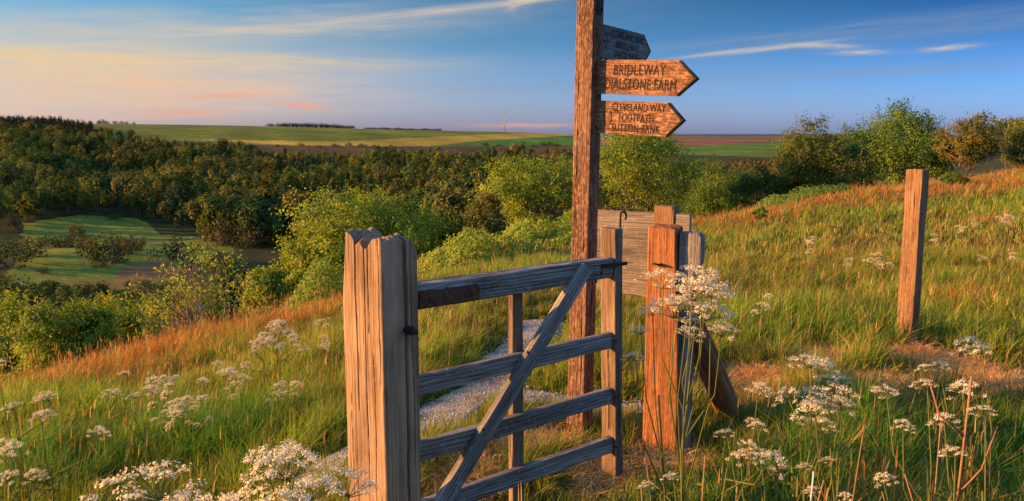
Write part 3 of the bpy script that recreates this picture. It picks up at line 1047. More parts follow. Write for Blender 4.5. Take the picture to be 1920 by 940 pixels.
def gate():
    g0 = on_gate(1145, 900)
    e = empty('gate', (g0.x, g0.y, float(gz(g0.x, g0.y))))
    tag(e, 'weathered grey five bar wooden bridle gate with a diagonal brace and rusty hinge strap', 'gate')

    def bar(name, pa, pb, wid_, thick, off, mat, seed, normal=None, cracks=(), ext=(0, 0), rough=0.0015, bend=0.0, width_axis=None):
        A, B = on_gate(*pa, off), on_gate(*pb, off)
        d = (B - A).normalized()
        A = A - d * ext[0]
        B = B + d * ext[1]
        n_ = normal or gn
        me = timber(name, (B - A).length, wid_, thick, mat, 80, None, rough, cracks, None, bend, 0.005, seed)
        o = link(name, me)
        A = A - n_ * (thick / 2)
        child_world(o, e, frame(A, d, n_))
        return o
    s3 = 3.0 / F
    # rails: centre line in photo pixels at the hinge and latch ends
    top = bar('top_rail', (795, 557), (1146, 503), 0.095, 0.075, 0.018, M['gate_wood'], 1, ext=(0.03, 0.012), rough=0.003, cracks=[('front', 0.012, 0.1, 0.9, 0.004, 0.012), ('front', -0.02, 0.3, 1.0, 0.003, 0.008)])
    for k, (ya, yb) in enumerate(((723, 640), (848, 744), (958, 836))):
        bar('rail', (795, ya), (1146, yb), 0.078, 0.036, 0.0, M['gate_wood'], 5 + k, ext=(0.03, 0.012), cracks=[('front', 0.01, 0.2, 0.7, 0.003, 0.006)])
    bar('upright', (973, 985), (971, 545), 0.062, 0.034, -0.037, M['stile_wood'], 11)
    bar('brace', (818, 970), (1103, 503), 0.072, 0.034, 0.036, M['gate_wood'], 12, cracks=[('front', 0.008, 0.1, 0.8, 0.003, 0.008)])
    bar('latch_stile', (1161, 890), (1161, 430), 0.052, 0.098, 0.016, M['stile_wood'], 13, cracks=[('front', 0.004, 0.2, 0.9, 0.003, 0.01), ('left', 0.0, 0.1, 0.8, 0.003, 0.01)], rough=0.0025)
    # rusty strap hinge let over the top rail
    A, B = on_gate(786, 565, 0.026), on_gate(900, 547, 0.026)
    d = (B - A)
    me = prism('hinge_strap', [(-0.033, 0), (0.033, 0), (0.033, d.length - 0.012), (0.022, d.length), (-0.022, d.length), (-0.033, d.length - 0.012)], 0.009, M['rust'], 0.002)
    st = link('hinge_strap', me)
    child_world(st, e, frame(A - gn * 0.0035, d, gn))
    for z in (0.05, d.length - 0.035):
        a = Acc()
        th = np.linspace(0, 1, 5)
        a.tube([(0.0, -0.004, z), (0.0, -0.008, z), (0, -0.0115, z)], [0.010, 0.0095, 0.004], 10)
        link('bolt', a.mesh('bolt', M['rust'], True, False), st)
    for q in ((1128, 512), (1118, 528), (990, 661), (906, 806), (1155, 640), (1155, 745), (1155, 838)):
        P = on_gate(q[0], q[1], 0.036 if q[0] < 1150 else 0.017)
        o = link('nail_head', rod('nail_head', [(0, 0.004, 0), (0, -0.002, 0), (0, -0.0035, 0)], [0.0065, 0.0065, 0.003], M['iron'], 8))
        child_world(o, e, frame(P, UP, gn))
    # latch strap and long hooked spring handle
    A, B = on_gate(1128, 500, 0.024), on_gate(1176, 494, 0.024)
    d = B - A
    me = prism('latch_strap', [(-0.010, 0), (0.010, 0), (0.008, d.length), (-0.008, d.length)], 0.006, M['iron'], 0.0015)
    o = link('latch_strap', me)
    child_world(o, e, frame(A, d, gn))
    pts = [on_gate(1168, 505, 0.0), on_gate(1170, 470, 0.0), on_gate(1171, 435, 0.0), on_gate(1172, 412, 0.0)]
    for q in np.linspace(math.pi, -0.9, 9):
        pts.append(on_gate(1177.5 + 5.5 * math.cos(q), 406 - 8 * math.sin(q), 0.0))
    pts = [p - gn * 0.03 - e.location for p in pts]
    o = link('latch_handle', rod('latch_handle', pts, 0.0055, M['iron'], 8), e)
    return e


gate()


# ---- latch post on the right
def latch_post():
    nL, nR = Vector((-0.45, -0.89, 0)).normalized(), Vector((0.89, -0.45, 0)).normalized()
    w1, w2 = 0.190, 0.15
    corner = at(1272, 700, 4.13)
    c = corner - nR * (w1 / 2) - nL * (w2 / 2)
    gnd = float(gz(c.x, c.y))
    base = Vector((c.x, c.y, gnd - 0.15))
    L = at(1262, 430, 4.13).z - base.z
    e = empty('gate_post', (c.x, c.y, gnd))
    tag(e, 'brown slamming post of the gate, glowing orange with a dark grey block on its side', 'gate post')

    def rm(P, Z):
        P = P.copy()
        k = sstep(base.z * 0 + 0.5, L, Z) * 0.036          # tapers in towards the top on the corner side
        P[..., 0] = np.where(P[..., 0] > 0, P[..., 0] - k * P[..., 0] / (w1 / 2), P[..., 0])
        return P

    def top(x, y):
        return L + 0.006 * fbm(np.asarray(x) * 25, np.asarray(y) * 25, 1.0, 3) - 0.012 * sstep(0, 0.08, np.asarray(x))
    o = link('timber', timber('latch_timber', L, w1, w2, M['latch_wood'], 140, 90, 0.0018, [('right', 0.01, 0.1, L + 1, 0.005, 0.02), ('front', 0.02, 0.3, 1.0, 0.002, 0.006)], top, 0, 0.008, 21, rm))
    child_world(o, e, frame(base, UP, nL))
    # grey plank bolted along the shaded side, wider head at the top
    A = at(1283, 862, 4.18)
    hgt = at(1283, 436, 4.18).z - (gnd - 0.1)
    wn_ = 0.055
    poly = [(0, 0), (0.05, 0), (0.05, hgt - 0.22), (0.088, hgt - 0.16), (0.088, hgt - 0.02), (0.07, hgt), (-0.03, hgt), (-0.03, hgt - 0.25)]
    o = link('side_plank', prism('side_plank', poly, 0.08, M['gate_wood'], 0.004))
    o_pos = corner + nR * 0.003 - nL * 0.075
    child_world(o, e, frame(Vector((o_pos.x, o_pos.y, gnd - 0.1)), UP, nL))
    # iron staple catching the latch
    p = corner - nR * 0.09 + UP * 0
    z = at(1240, 500, 4.1).z
    a0 = Vector((p.x, p.y, z)) + nL * 0.002
    pts = [a0 + nL * 0.0 - nR * 0.06, a0 + nL * 0.03 - nR * 0.06, a0 + nL * 0.03 - nR * 0.02, a0 - nR * 0.02]
    link('latch_staple', rod('latch_staple', [q - e.location for q in pts], 0.006, M['iron'], 6), e)
    # loose fence wire down the side
    pts = [at(1292, 560, 4.2), at(1295, 600, 4.15), at(1291, 660, 4.14), at(1286, 690, 4.16)]
    link('fence_wire', rod('fence_wire', [q - e.location for q in pts], 0.0018, M['iron'], 5), e)


latch_post()


# ---- leaning stay behind the latch post
def stay():
    A, B = at(1362, 765, 4.55), at(1278, 575, 4.25)
    d = (B - A).normalized()
    n_ = Vector((-0.55, -0.83, 0.1)).normalized()
    gnd = float(gz(A.x, A.y))
    e = empty('leaning_stay', (A.x, A.y, gnd))
    tag(e, 'short leaning log stay propped against the back of the brown post', 'wooden stay')
    L = (B - A).length + 0.22
    o = link('timber', timber('stay_timber', L, 0.125, 0.12, M['latch_wood'], 90, 40, 0.004, [('front', 0.0, 0, L + 1, 0.004, 0.015), ('right', 0.01, 0, L + 1, 0.005, 0.02)], None, 0.01, 0.03, 31))
    child_world(o, e, frame(A - d * 0.18, d, n_))


stay()


# ---- wooden back board on its own post, between sign post and latch post
def back_board():
    nL = Vector((-0.52, -0.85, 0)).normalized()
    c = at(1246, 560, 4.62)
    gnd = float(gz(c.x, c.y))
    e = empty('notice_board_back', (c.x, c.y, gnd))
    tag(e, 'grey plank board fixed to a pale square post behind the gate latch', 'board')
    L = at(1243, 387, 4.62).z - gnd + 0.2
    o = link('post', timber('board_post', L, 0.118, 0.105, M['new_wood'], 60, 50, 0.001, [], None, 0, 0.004, 41))
    child_world(o, e, frame(Vector((c.x, c.y, gnd - 0.2)), UP, nL))
    # board: pixel rectangle x 1112..1288, y 394..552
    ez = Vector((0.85, -0.52, 0)).normalized()
    pl = at(1108, 472, 4.84)
    zt, zb = at(1150, 394, 4.76).z, at(1150, 550, 4.76).z
    hgt = zt - zb
    o = link('plank', timber('board_plank', 0.62, hgt, 0.03, M['board_wood'], 120, 40, 0.0015, [('front', 0.06, 0, 1, 0.002, 0.006), ('front', -0.09, 0, 1, 0.002, 0.006)], None, 0, 0.004, 42))
    m = frame(Vector((pl.x, pl.y, (zt + zb) / 2)), ez, nL)
    child_world(o, e, m)
    # small packing block right of the post
    o = link('end_block', timber('end_block', 0.34, 0.055, 0.05, M['gate_wood'], 40, 20, 0.0012, [], None, 0, 0.004, 43))
    bp = at(1278, 400, 4.72)
    child_world(o, e, frame(Vector((bp.x, bp.y, bp.z - 0.34)), UP, nL))


back_board()


# ---- lone square post on the slope
def lone_post():
    nL, nR = Vector((-0.86, -0.51, 0)).normalized(), Vector((0.51, -0.86, 0)).normalized()
    nL, nR = Vector((-0.78, -0.62, 0)).normalized(), Vector((0.62, -0.78, 0)).normalized()
    w = 0.118
    d = 6.0
    b = at(1700, 640, d)
    t = at(1724, 318, d)
    ez = (Vector((t.x, t.y + 0.02, t.z)) - b).normalized()
    b.z = float(gz(b.x, b.y)) - 0.15
    L = t.z - b.z
    e = empty('lone_post', (b.x, b.y, b.z + 0.15))
    tag(e, 'single square sawn post standing alone in the grassy slope on the right', 'post')

    def top(x, y):
        return L - 0.05 * (np.asarray(y) + 0.06) + 0.006 * fbm(np.asarray(x) * 30, np.asarray(y) * 30, 2, 2) + 0.03 * np.asarray(x)
    o = link('timber', timber('lone_timber', L, 0.122, 0.108, M['new_wood'], 90, 80, 0.0032, [('front', 0.02, 0.4, L + 1, 0.0025, 0.008), ('right', 0.01, 0.2, 1.0, 0.003, 0.01)], top, 0, 0.006, 51))
    child_world(o, e, frame(b, ez, nL))


lone_post()


# ---- finger post
def text_mesh(body, size, xs, mat):
    cu = bpy.data.curves.new('lettering', 'FONT')
    cu.body = body
    cu.size = size
    cu.align_x = 'CENTER'
    cu.align_y = 'CENTER'
    cu.extrude = 0.0012
    cu.resolution_u = 4
    cu.space_character = 1.08
    o = bpy.data.objects.new('lettering_tmp', cu)
    COL.objects.link(o)
    dg = bpy.context.evaluated_depsgraph_get()
    me = bpy.data.meshes.new_from_object(o.evaluated_get(dg))
    bpy.data.objects.remove(o)
    co = np.empty(len(me.vertices) * 3, np.float32)
    me.vertices.foreach_get('co', co)
    co = co.reshape(-1, 3)
    co[:, 0] *= xs
    # hand-cut unevenness
    co[:, 1] += 0.0009 * vnoise(co[:, 0] * 70, co[:, 1] * 70, 1.0)
    co[:, 0] += 0.0009 * vnoise(co[:, 0] * 70 + 9, co[:, 1] * 70, 5.0)
    me.vertices.foreach_set('co', co.ravel())
    me.materials.clear()
    me.materials.append(mat)
    me.update()
    return me, co[:, 0].min(), co[:, 0].max()


def finger_post():
    nL, nR = Vector((-0.59, -0.81, 0)).normalized(), Vector((0.81, -0.59, 0)).normalized()
    d = 4.30
    w = 0.108
    b = at(1093, 800, d) - nR * (w / 2) - nL * (w / 2)
    tpt = at(1114, 0, d) - nR * (w / 2) - nL * (w / 2)
    ez = (tpt - b).normalized()
    gnd = float(gz(b.x, b.y))
    base = b + ez * ((gnd - 0.2 - b.z) / ez.z)
    L = (tpt.z - base.z) / ez.z + 0.25
    e = empty('finger_post', (base.x, base.y, gnd))
    tag(e, 'tall brown finger post carrying three carved arrow boards behind the gate', 'signpost')
    o = link('post', timber('sign_timber', L, w, w, M['sign_post_wood'], 110, 170, 0.0016, [('front', 0.03, 0.3, 1.6, 0.002, 0.006), ('right', 0.0, 0.1, 2.2, 0.004, 0.014), ('right', -0.025, 1.0, L, 0.0025, 0.008), ('front', -0.03, 1.2, L, 0.002, 0.006)], None, 0, 0.006, 61))
    child_world(o, e, frame(base, ez, nL))

    def axis_at(z):
        return base + ez * ((z - base.z) / ez.z)

    def board(zc, along, n_, length, hgt, tip, droop, lines, mat, offn, label, acorn=None, txs=1.0, skew=0.0):
        zdir = (along * math.cos(droop) - UP * math.sin(droop)).normalized()
        org = axis_at(zc) + n_ * offn + zdir * 0.03
        th = 0.034
        h = hgt / 2
        poly = [(-h, 0), (-h, length - tip), (skew, length), (h, length - tip), (h, 0)]
        ob = link('finger_board', prism('finger_board', poly, th, mat, 0.0025))
        child_world(ob, e, frame(org, zdir, n_))
        ob['label'] = label
        for txt, size, xs, zpos, up in lines:
            me, x0, x1 = text_mesh(txt, size, xs, M['ink'])
            lt = link('lettering', me, ob)
            # text X -> local Z, text Y -> local -X, text normal -> local -Y
            m = Matrix(((0, -1, 0), (0, 0, -1), (1, 0, 0))).to_4x4()
            m.translation = Vector((-up, -th / 2 - 0.0004, zpos))
            lt.matrix_local = m
        # dark strips on the arrow head: black paint, unlit edges put into the colour
        q = 0.011
        for sg in (-1, 1):
            edge = [(sg * h, length - tip - 0.004), (skew, length + 0.003), (skew, length - q * 1.3), (sg * (h - q * 0.7), length - tip - 0.004)]
            link('dark_edge', prism('dark_edge', edge, th + 0.003, M['ink'], 0.001), ob)
        if acorn:
            z0, up0, s_ = acorn
            pts = []
            for q in np.linspace(0, 2 * math.pi, 25):
                yy = math.sin(q) * 1.35
                xx = math.cos(q) * (0.62 if yy > -0.3 else 0.62)
                if yy > 1.0:
                    xx *= 0.7
                pts.append((-(up0 + yy * s_), -th / 2 - 0.0006, z0 + xx * s_))
            a = Acc()
            a.tube(pts, 0.0016, 5)
            a.tube([(-(up0 - 0.45 * s_), -th / 2 - 0.0006, z0 - 0.72 * s_), (-(up0 - 0.38 * s_), -th / 2 - 0.0006, z0), (-(up0 - 0.45 * s_), -th / 2 - 0.0006, z0 + 0.72 * s_)], 0.0015, 5)
            a.tube([(-(up0 - 1.3 * s_), -th / 2 - 0.0006, z0), (-(up0 - 1.75 * s_), -th / 2 - 0.0006, z0 + 0.2 * s_)], 0.0018, 5)
            link('acorn_emblem', a.mesh('acorn_emblem', M['ink'], True, False), ob)
        return ob

    pxm = d / F                     # metres per photo pixel at the post
    z2, z3, z1 = at(1125, 142, d).z, at(1125, 218, d).z, at(1133, 70, d).z
    board(z2, nR, nL, 0.588, 0.176, 0.095, math.radians(3.2),
          [('BRIDLEWAY', 0.078, 0.66, 0.270, 0.034), ('DIALSTONE FARM', 0.078, 0.61, 0.280, -0.038)], M['sign_wood'], -0.012,
          'middle arrow board reading BRIDLEWAY DIALSTONE FARM')
    board(z3, nR, nL, 0.525, 0.172, 0.085, math.radians(2.8),
          [('CLEVELAND WAY', 0.058, 0.62, 0.272, 0.053), ('FOOTPATH', 0.058, 0.64, 0.262, 0.0), ('SUTTON BANK', 0.058, 0.66, 0.262, -0.053)], M['sign_wood'], -0.014,
          'lowest arrow board reading CLEVELAND WAY FOOTPATH SUTTON BANK', acorn=(0.098, 0.0, 0.034))
    nB = -nL
    board(z1, nB, nR, 0.66, 0.18, 0.09, math.radians(1.0),
          [('CLEVELAND WAY', 0.056, 0.82, 0.37, 0.05), ('BRIDLEWAY', 0.056, 0.86, 0.37, -0.004), ('SNECK YATE', 0.056, 0.86, 0.355, -0.056)], M['sign_grey'], 0.0,
          'topmost grey arrow board reading CLEVELAND WAY BRIDLEWAY SNECK YATE', acorn=(0.115, 0.01, 0.03))
    # dark iron bracket near the post head
    zb = at(1124, 10, d).z
    p = axis_at(zb) + nR * (w / 2 + 0.002)
    o = link('bracket', prism('bracket', [(-0.026, -0.04), (0.026, -0.04), (0.026, 0.1), (-0.026, 0.1)], 0.008, M['iron'], 0.002))
    child_world(o, e, frame(p, UP, nR))
    q = p + nR * 0.012
    link('bracket_loop', rod('bracket_loop', [q + UP * -0.03 - e.location, q + nR * 0.006 + UP * 0.0 - e.location, q + nR * 0.006 + UP * 0.05 - e.location, q + UP * 0.09 - e.location], 0.005, M['iron'], 6), o).matrix_local = frame(p, UP, nR).inverted() @ Matrix.Translation(e.location)


finger_post()


# ------------------------------------------------------------------ trees and shrubs
def leaf_cloud(centers, normals, size, cols, r, aspect=0.5, up=0.12, jit=0.55):
    """diamond leaves folded along the midrib: returns V, Q, C"""
    n = len(centers)
    d = r.normal(size=(n, 3))
    d /= np.linalg.norm(d, axis=1, keepdims=True)
    nn = normals * 1.3 + r.normal(size=(n, 3)) * jit + np.array([0, 0, up])
    nn /= np.linalg.norm(nn, axis=1, keepdims=True) + 1e-9
    d = d - nn * np.sum(d * nn, 1, keepdims=True)
    d /= np.linalg.norm(d, axis=1, keepdims=True) + 1e-9
    s_ = np.cross(nn, d)
    L = np.asarray(size)[:, None]
    tip = centers + d * L
    ml = centers + d * L * 0.45 + s_ * L * aspect * 0.5 + nn * L * 0.08
    mr = centers + d * L * 0.45 - s_ * L * aspect * 0.5 + nn * L * 0.08
    V = np.stack([centers, mr, tip, ml], 1).reshape(-1, 3)
    Q = np.arange(n * 4).reshape(n, 4)
    return V, Q, np.repeat(cols, 4, 0)


PAL = {
    'ash': [(0.110, 0.150, 0.012), (0.080, 0.125, 0.012), (0.140, 0.16, 0.014)],
    'dark': [(0.028, 0.062, 0.010), (0.040, 0.078, 0.012), (0.024, 0.050, 0.010)],
    'mid': [(0.055, 0.098, 0.012), (0.078, 0.118, 0.014), (0.044, 0.082, 0.012)],
    'olive': [(0.070, 0.088, 0.014), (0.092, 0.098, 0.016), (0.052, 0.072, 0.012)],
    'rust': [(0.088, 0.086, 0.016), (0.105, 0.092, 0.018), (0.062, 0.074, 0.014)],
    'lime': [(0.105, 0.145, 0.012), (0.07, 0.115, 0.010), (0.14, 0.16, 0.014)],
}


def make_tree(seed, H, Wd, cb, nclump, nleaf, leaf, pal, stems=1, trunk_r=None, flat=0.62, shell=0.5, sig=0.075, droop=0.0, bark=(0.11, 0.085, 0.06)):
    r = np.random.default_rng(seed)
    tr, cr = Acc(), Acc()
    trunk_r = trunk_r or 0.018 * H + 0.02
    rz, rx = (H - cb) / 2, Wd / 2
    cen = np.array([0, 0, cb + rz])
    cl = []
    lobes = r.normal(size=(6, 3))
    lobes /= np.linalg.norm(lobes, axis=1, keepdims=True)
    while len(cl) < nclump:
        p = r.normal(size=3)
        p /= np.linalg.norm(p)
        q = (shell + (1 - shell) * r.random()) ** 0.6
        lob = 0.66 + 0.50 * np.max(np.clip(lobes @ p, 0, 1)) ** 3 - 0.16 * r.random()
        if p[2] < -0.55 and r.random() < 0.6:
            continue
        cl.append(cen + p * q * lob * np.array([rx, rx, rz]) * 0.95)
    cl = np.array(cl)
    st_base = [np.array([r.normal() * 0.12 * Wd * (stems > 1), r.normal() * 0.12 * Wd * (stems > 1), -0.3]) for _ in range(stems)]
    stem_pts = []
    for b_ in st_base:
        hgt = H * (0.72 if stems == 1 else 0.6)
        lean = r.normal(size=2) * 0.10 * H
        pts = [b_ + np.array([lean[0] * t * t + 0.03 * H * math.sin(5 * t + seed), lean[1] * t * t, (hgt + 0.3) * t]) for t in np.linspace(0, 1, 7)]
        rad = trunk_r / math.sqrt(stems) * np.linspace(1, 0.25, 7)
        tr.tube(pts, rad, 8, bark)
        stem_pts.append(np.array(pts))
    allst = np.vstack(stem_pts)
    for c in cl:
        k = np.argmin(np.linalg.norm(allst - c, axis=1) + 1.2 * np.clip(allst[:, 2] - c[2] + 0.15 * H, 0, None))
        s_ = allst[k]
        mid = (s_ + c) / 2 + np.array([0, 0, -0.04 * H]) + r.normal(size=3) * 0.02 * H
        tr.tube([s_, mid, c], trunk_r * np.array([0.28, 0.16, 0.05]), 5, bark)
    per = max(1, nleaf // nclump)
    cs, ns, cc, ls = [], [], [], []
    base_cols = np.array(PAL[pal])
    for c in cl:
        n = int(per * r.uniform(0.6, 1.4))
        sg = sig * (Wd + H) / 2 * r.uniform(0.7, 1.3)
        o = r.normal(size=(n, 3)) * np.array([sg, sg, sg * flat])
        # sprays: leaves strung along a few twigs
        tw = r.normal(size=(5, 3))
        tw /= np.linalg.norm(tw, axis=1, keepdims=True)
        tw[:, 2] = np.abs(tw[:, 2]) * (0.8 - droop)
        ti = r.integers(5, size=n)
        tt = r.random(n) ** 0.7
        spray = tw[ti] * (tt * sg * 2.0)[:, None] + r.normal(size=(n, 3)) * sg * 0.22
        use = r.random(n) < 0.6
        o = np.where(use[:, None], spray, o)
        cs.append(c + o)
        nrm = (c + o - cen) / np.array([rx, rx, rz])
        ol = o / (np.linalg.norm(o, axis=1, keepdims=True) + 1e-9)
        ns.append(nrm / (np.linalg.norm(nrm, axis=1, keepdims=True) + 1e-9) * 0.45 + ol * 0.55)
        tone = base_cols[r.integers(len(base_cols))] * r.uniform(0.75, 1.25)
        cc.append(tone * r.uniform(0.75, 1.25, (n, 1)) * np.array([1, 1, 1]) * (1 + r.normal(size=(n, 3)) * np.array([0.08, 0.03, 0.05])))
        ls.append(leaf * r.uniform(0.6, 1.3, n))
    V, Q, C = leaf_cloud(np.vstack(cs), np.vstack(ns), np.concatenate(ls), np.clip(np.vstack(cc), 0.004, 1), r)
    cr.add(V, Q, None, C)
    return tr, cr


def plant_tree(name, label, cat, px, d, py_top, wid_px, pal, nclump, nleaf, leaf, cb=0.25, stems=1, group=None, base=None, seed=None, trunk='trunk', crown='crown', zoff=0.0, **kw):
    p = base if base is not None else on_col(px, d)
    dd = p.y
    top = at(px, py_top, dd)
    H = max(0.5, top.z - p.z)
    Wd = wid_px / F * dd
    seed = seed if seed is not None else int(px * 7 + py_top * 13)
    tr, cr = make_tree(seed, H, Wd, cb * H, int(nclump * 1.2), int(nleaf * 1.6), leaf * 0.8, pal, stems, **kw)
    e = empty(name, p)
    tag(e, label, cat, group)
    link(trunk, tr.mesh(trunk, M['bark']), e)
    link(crown, cr.mesh(crown, M['leaf'], False), e)
    return e


G = 'bright green shrubs below the brow of the hill'
T = plant_tree
# left flank below the brow
T('leafy_shrub', 'big yellow green shrub cut by the left edge of the frame', 'shrub', -10, 13.5, 560, 200, 'ash', 60, 14000, 0.07, 0.1, 3)
T('leafy_shrub', 'rounded yellow green shrub standing out just behind the white flowers at the left', 'shrub', 105, 12.5, 548, 190, 'ash', 70, 17000, 0.065, 0.1, 3)
T('leafy_shrub', 'yellow green shrub between the rounded shrub and the bare twiggy bush', 'shrub', 195, 15.5, 562, 200, 'ash', 60, 15000, 0.075, 0.1, 3)
T('leafy_shrub', 'low yellow green shrub right at the foot of the bare twiggy bush', 'shrub', 265, 17, 560, 130, 'ash', 44, 9000, 0.075, 0.1, 3)
T('leafy_shrub', 'small green shrub behind the bare twiggy bush', 'shrub', 345, 22, 545, 130, 'mid', 34, 6000, 0.11, 0.1, 3)
T('broadleaf_tree', 'dark green bushy tree just right of the bare twiggy bush', 'tree', 420, 24, 468, 130, 'dark', 52, 10000, 0.13, 0.15, 2)
T('broadleaf_tree', 'slim golden green sapling in front of the dark bushy trees', 'tree', 484, 20, 478, 95, 'lime', 40, 6000, 0.11, 0.1, 1)
T('broadleaf_tree', 'dark green bushy tree just right of the slim golden sapling', 'tree', 532, 26, 462, 120, 'dark', 44, 9000, 0.13, 0.15, 2)
T('broadleaf_tree', 'broad feathery bright green ash tree rising behind the split gate post', 'tree', 695, 30, 352, 320, 'ash', 100, 17000, 0.17, 0.2, 2)
T('broadleaf_tree', 'lower feathery ash tree left of the broad ash behind the gate post', 'tree', 600, 26, 408, 190, 'ash', 60, 9000, 0.15, 0.2, 2)
T('leafy_shrub', 'dark green shrub between the broad ash and the brown conical tree', 'shrub', 838, 30, 425, 90, 'dark', 34, 6000, 0.12, 0.1, 3)
T('broadleaf_tree', 'brown green conical small tree left of the pale willowy tree', 'tree', 905, 29, 350, 88, 'rust', 50, 7500, 0.12, 0.06, 2)
T('broadleaf_tree', 'pale willowy yellow green tree just left of the finger post', 'tree', 1010, 36, 268, 220, 'ash', 78, 13000, 0.16, 0.2, 2, droop=0.3)
T('broadleaf_tree', 'slender yellow green tree directly behind the lowest arrow board', 'tree', 1195, 40, 206, 230, 'ash', 84, 11000, 0.17, 0.25, 2, sig=0.07)
T('broadleaf_tree', 'low green bush between the slender tree and the dense tree', 'tree', 1345, 46, 285, 240, 'mid', 70, 13000, 0.16, 0.1, 3)
T('leafy_shrub', 'dark green shrub left of the dense round tree on the brow', 'shrub', 1425, 42, 300, 135, 'dark', 44, 8000, 0.15, 0.08, 3)
T('broadleaf_tree', 'dense rounded olive tree on the brow between the arrow boards and the tall green tree', 'tree', 1522, 42, 222, 175, 'olive', 86, 17000, 0.16, 0.08, 3)
T('leafy_shrub', 'dark green bush wedged between the dense rounded tree and the tall green tree', 'shrub', 1588, 44, 262, 90, 'dark', 34, 6000, 0.15, 0.08, 3)
T('broadleaf_tree', 'tall loose green tree behind the lone square post, largest tree on the right', 'tree', 1680, 52, 198, 225, 'mid', 100, 20000, 0.19, 0.1, 3)
T('leafy_shrub', 'dark green bush at the right foot of the tall loose green tree', 'shrub', 1745, 50, 250, 80, 'dark', 30, 5000, 0.16, 0.08, 3)
T('broadleaf_tree', 'small brown green tree with pale forked trunks on the brow', 'tree', 1818, 44, 218, 120, 'rust', 64, 11000, 0.15, 0.2, 3, bark=(0.30, 0.19, 0.12))
T('broadleaf_tree', 'dark olive tree cut by the right edge of the frame', 'tree', 1925, 46, 208, 150, 'olive', 70, 13000, 0.15, 0.1, 3)
T('juniper_bush', 'small dark green juniper bush alone in the dry grass by the lone post', 'bush', 1786, 27, 332, 62, 'mid', 34, 5000, 0.06, 0.02, 4, base=on_col(1786, 27), flat=0.7)
T('thorn_sapling', 'tiny green sapling in the russet grass above the board', 'sapling', 1428, 21, 398, 26, 'mid', 12, 900, 0.06, 0.1, 1)


MATS = []


def low_mat(label, px, d, wid_px, dep, hgt, pal, n, seed, leaf=0.035):
    """low spreading bilberry mat made of many upright leafy shoots"""
    r = np.random.default_rng(seed)
    p = on_col(px, d)
    Wd = wid_px / F * d
    e = empty('bilberry_mat', p)
    tag(e, label, 'low shrub')
    u = r.uniform(-1, 1, (n * 3, 2))
    u = u[(u ** 2).sum(1) < 1][:n]
    x, y = u[:, 0] * Wd / 2, u[:, 1] * dep / 2
    prof = np.clip(1 - (u ** 2).sum(1), 0, 1) ** 0.35
    lump = 0.6 + 0.75 * fbm(x * 1.5 + seed, y * 1.5, 0.5, 4)
    hh = hgt * prof * np.clip(lump, 0.12, 1.5)
    zg = gz(p.x + x, p.y + y) - p.z
    t = 1 - r.random(len(x)) ** 2 * 0.75
    c = np.column_stack([x, y, zg + hh * t])
    base = np.array(PAL[pal])
    cols = base[r.integers(len(base), size=len(x))] * r.uniform(0.8, 1.5, (len(x), 1))
    MATS.append((p.x, p.y, Wd / 2, dep / 2))
    V, Q, C = leaf_cloud(c, np.column_stack([u[:, 0] * 0.9 - 0.35, u[:, 1] * 0.9 - 0.45, np.full(len(x), 0.35)]), leaf * r.uniform(0.7, 1.4, len(x)), cols, r, 0.6, 0.6)
    a = Acc()
    a.add(V, Q, None, C)
    link('foliage', a.mesh('foliage', M['leaf'], False), e)


low_mat('bright green bilberry mat on the brow just right of the split gate post', 885, 16.5, 240, 2.8, 0.72, 'lime', 14000, 1, 0.055)
low_mat('bright green bilberry mat on the brow touching the left side of the finger post', 1025, 19.5, 200, 3.2, 0.8, 'lime', 12000, 2, 0.06)
low_mat('bright green bilberry mat hugging the slope left of the split gate post', 595, 15.0, 170, 2.6, 0.75, 'lime', 12000, 3, 0.05)
low_mat('thin strip of green bilberry along the brow above the russet slope', 450, 15, 190, 1.2, 0.35, 'lime', 4000, 4, 0.045)
low_mat('low green bilberry strip along the right hand brow below the dense tree', 1500, 27.5, 200, 3.0, 0.5, 'mid', 5000, 5, 0.06)


def twiggy():
    """mostly bare thorn bush with red-brown twigs"""
    r = np.random.default_rng(77)
    p = on_col(318, 14.5)
    H = at(318, 455, p.y).z - p.z
    e = empty('thorn_bush', p)
    tag(e, 'nearly bare thorn bush with pale branches and thin red brown twigs', 'bush')
    tr, cr = Acc(), Acc()
    lc, ln_, lcol = [], [], []

    def grow(pt, d, L, rad, depth):
        n = 6
        pts = [pt]
        for k in range(n):
            d = d + r.normal(size=3) * 0.16 + np.array([0, 0, 0.04])
            d /= np.linalg.norm(d)
            pts.append(pts[-1] + d * L / n)
        col = (0.33, 0.25, 0.19) if depth < 2 else (0.22, 0.10, 0.07)
        tr.tube(pts, np.linspace(rad, rad * 0.5, n + 1), 5, col)
        if depth < 3:
            for k in range(4 if depth else 5):
                q = pts[r.integers(2, n + 1)]
                dd = d + r.normal(size=3) * 0.65 + np.array([0, 0, 0.15])
                grow(q, dd / np.linalg.norm(dd), L * r.uniform(0.45, 0.75), rad * 0.5, depth + 1)
        elif r.random() < 0.22:
            for k in range(14):
                lc.append(pts[-1] + r.normal(size=3) * 0.09)
                lcol.append(np.array(PAL['ash'][r.integers(3)]) * r.uniform(0.8, 1.3))
    for k in range(7):
        a = r.random() * 6.28
        d = np.array([math.cos(a) * 0.35, math.sin(a) * 0.35, 1.0])
        grow(np.array([r.normal() * 0.35, r.normal() * 0.35, -0.2]), d / np.linalg.norm(d), H * r.uniform(0.42, 0.66), 0.022, 0)
    link('branches', tr.mesh('branches', M['bark']), e)
    lc_ = np.array(lc)
    V, Q, C = leaf_cloud(lc_, np.zeros_like(lc_), np.full(len(lc_), 0.08), np.array(lcol), r)
    cr.add(V, Q, None, C)
    link('foliage', cr.mesh('foliage', M['leaf'], False), e)


twiggy()

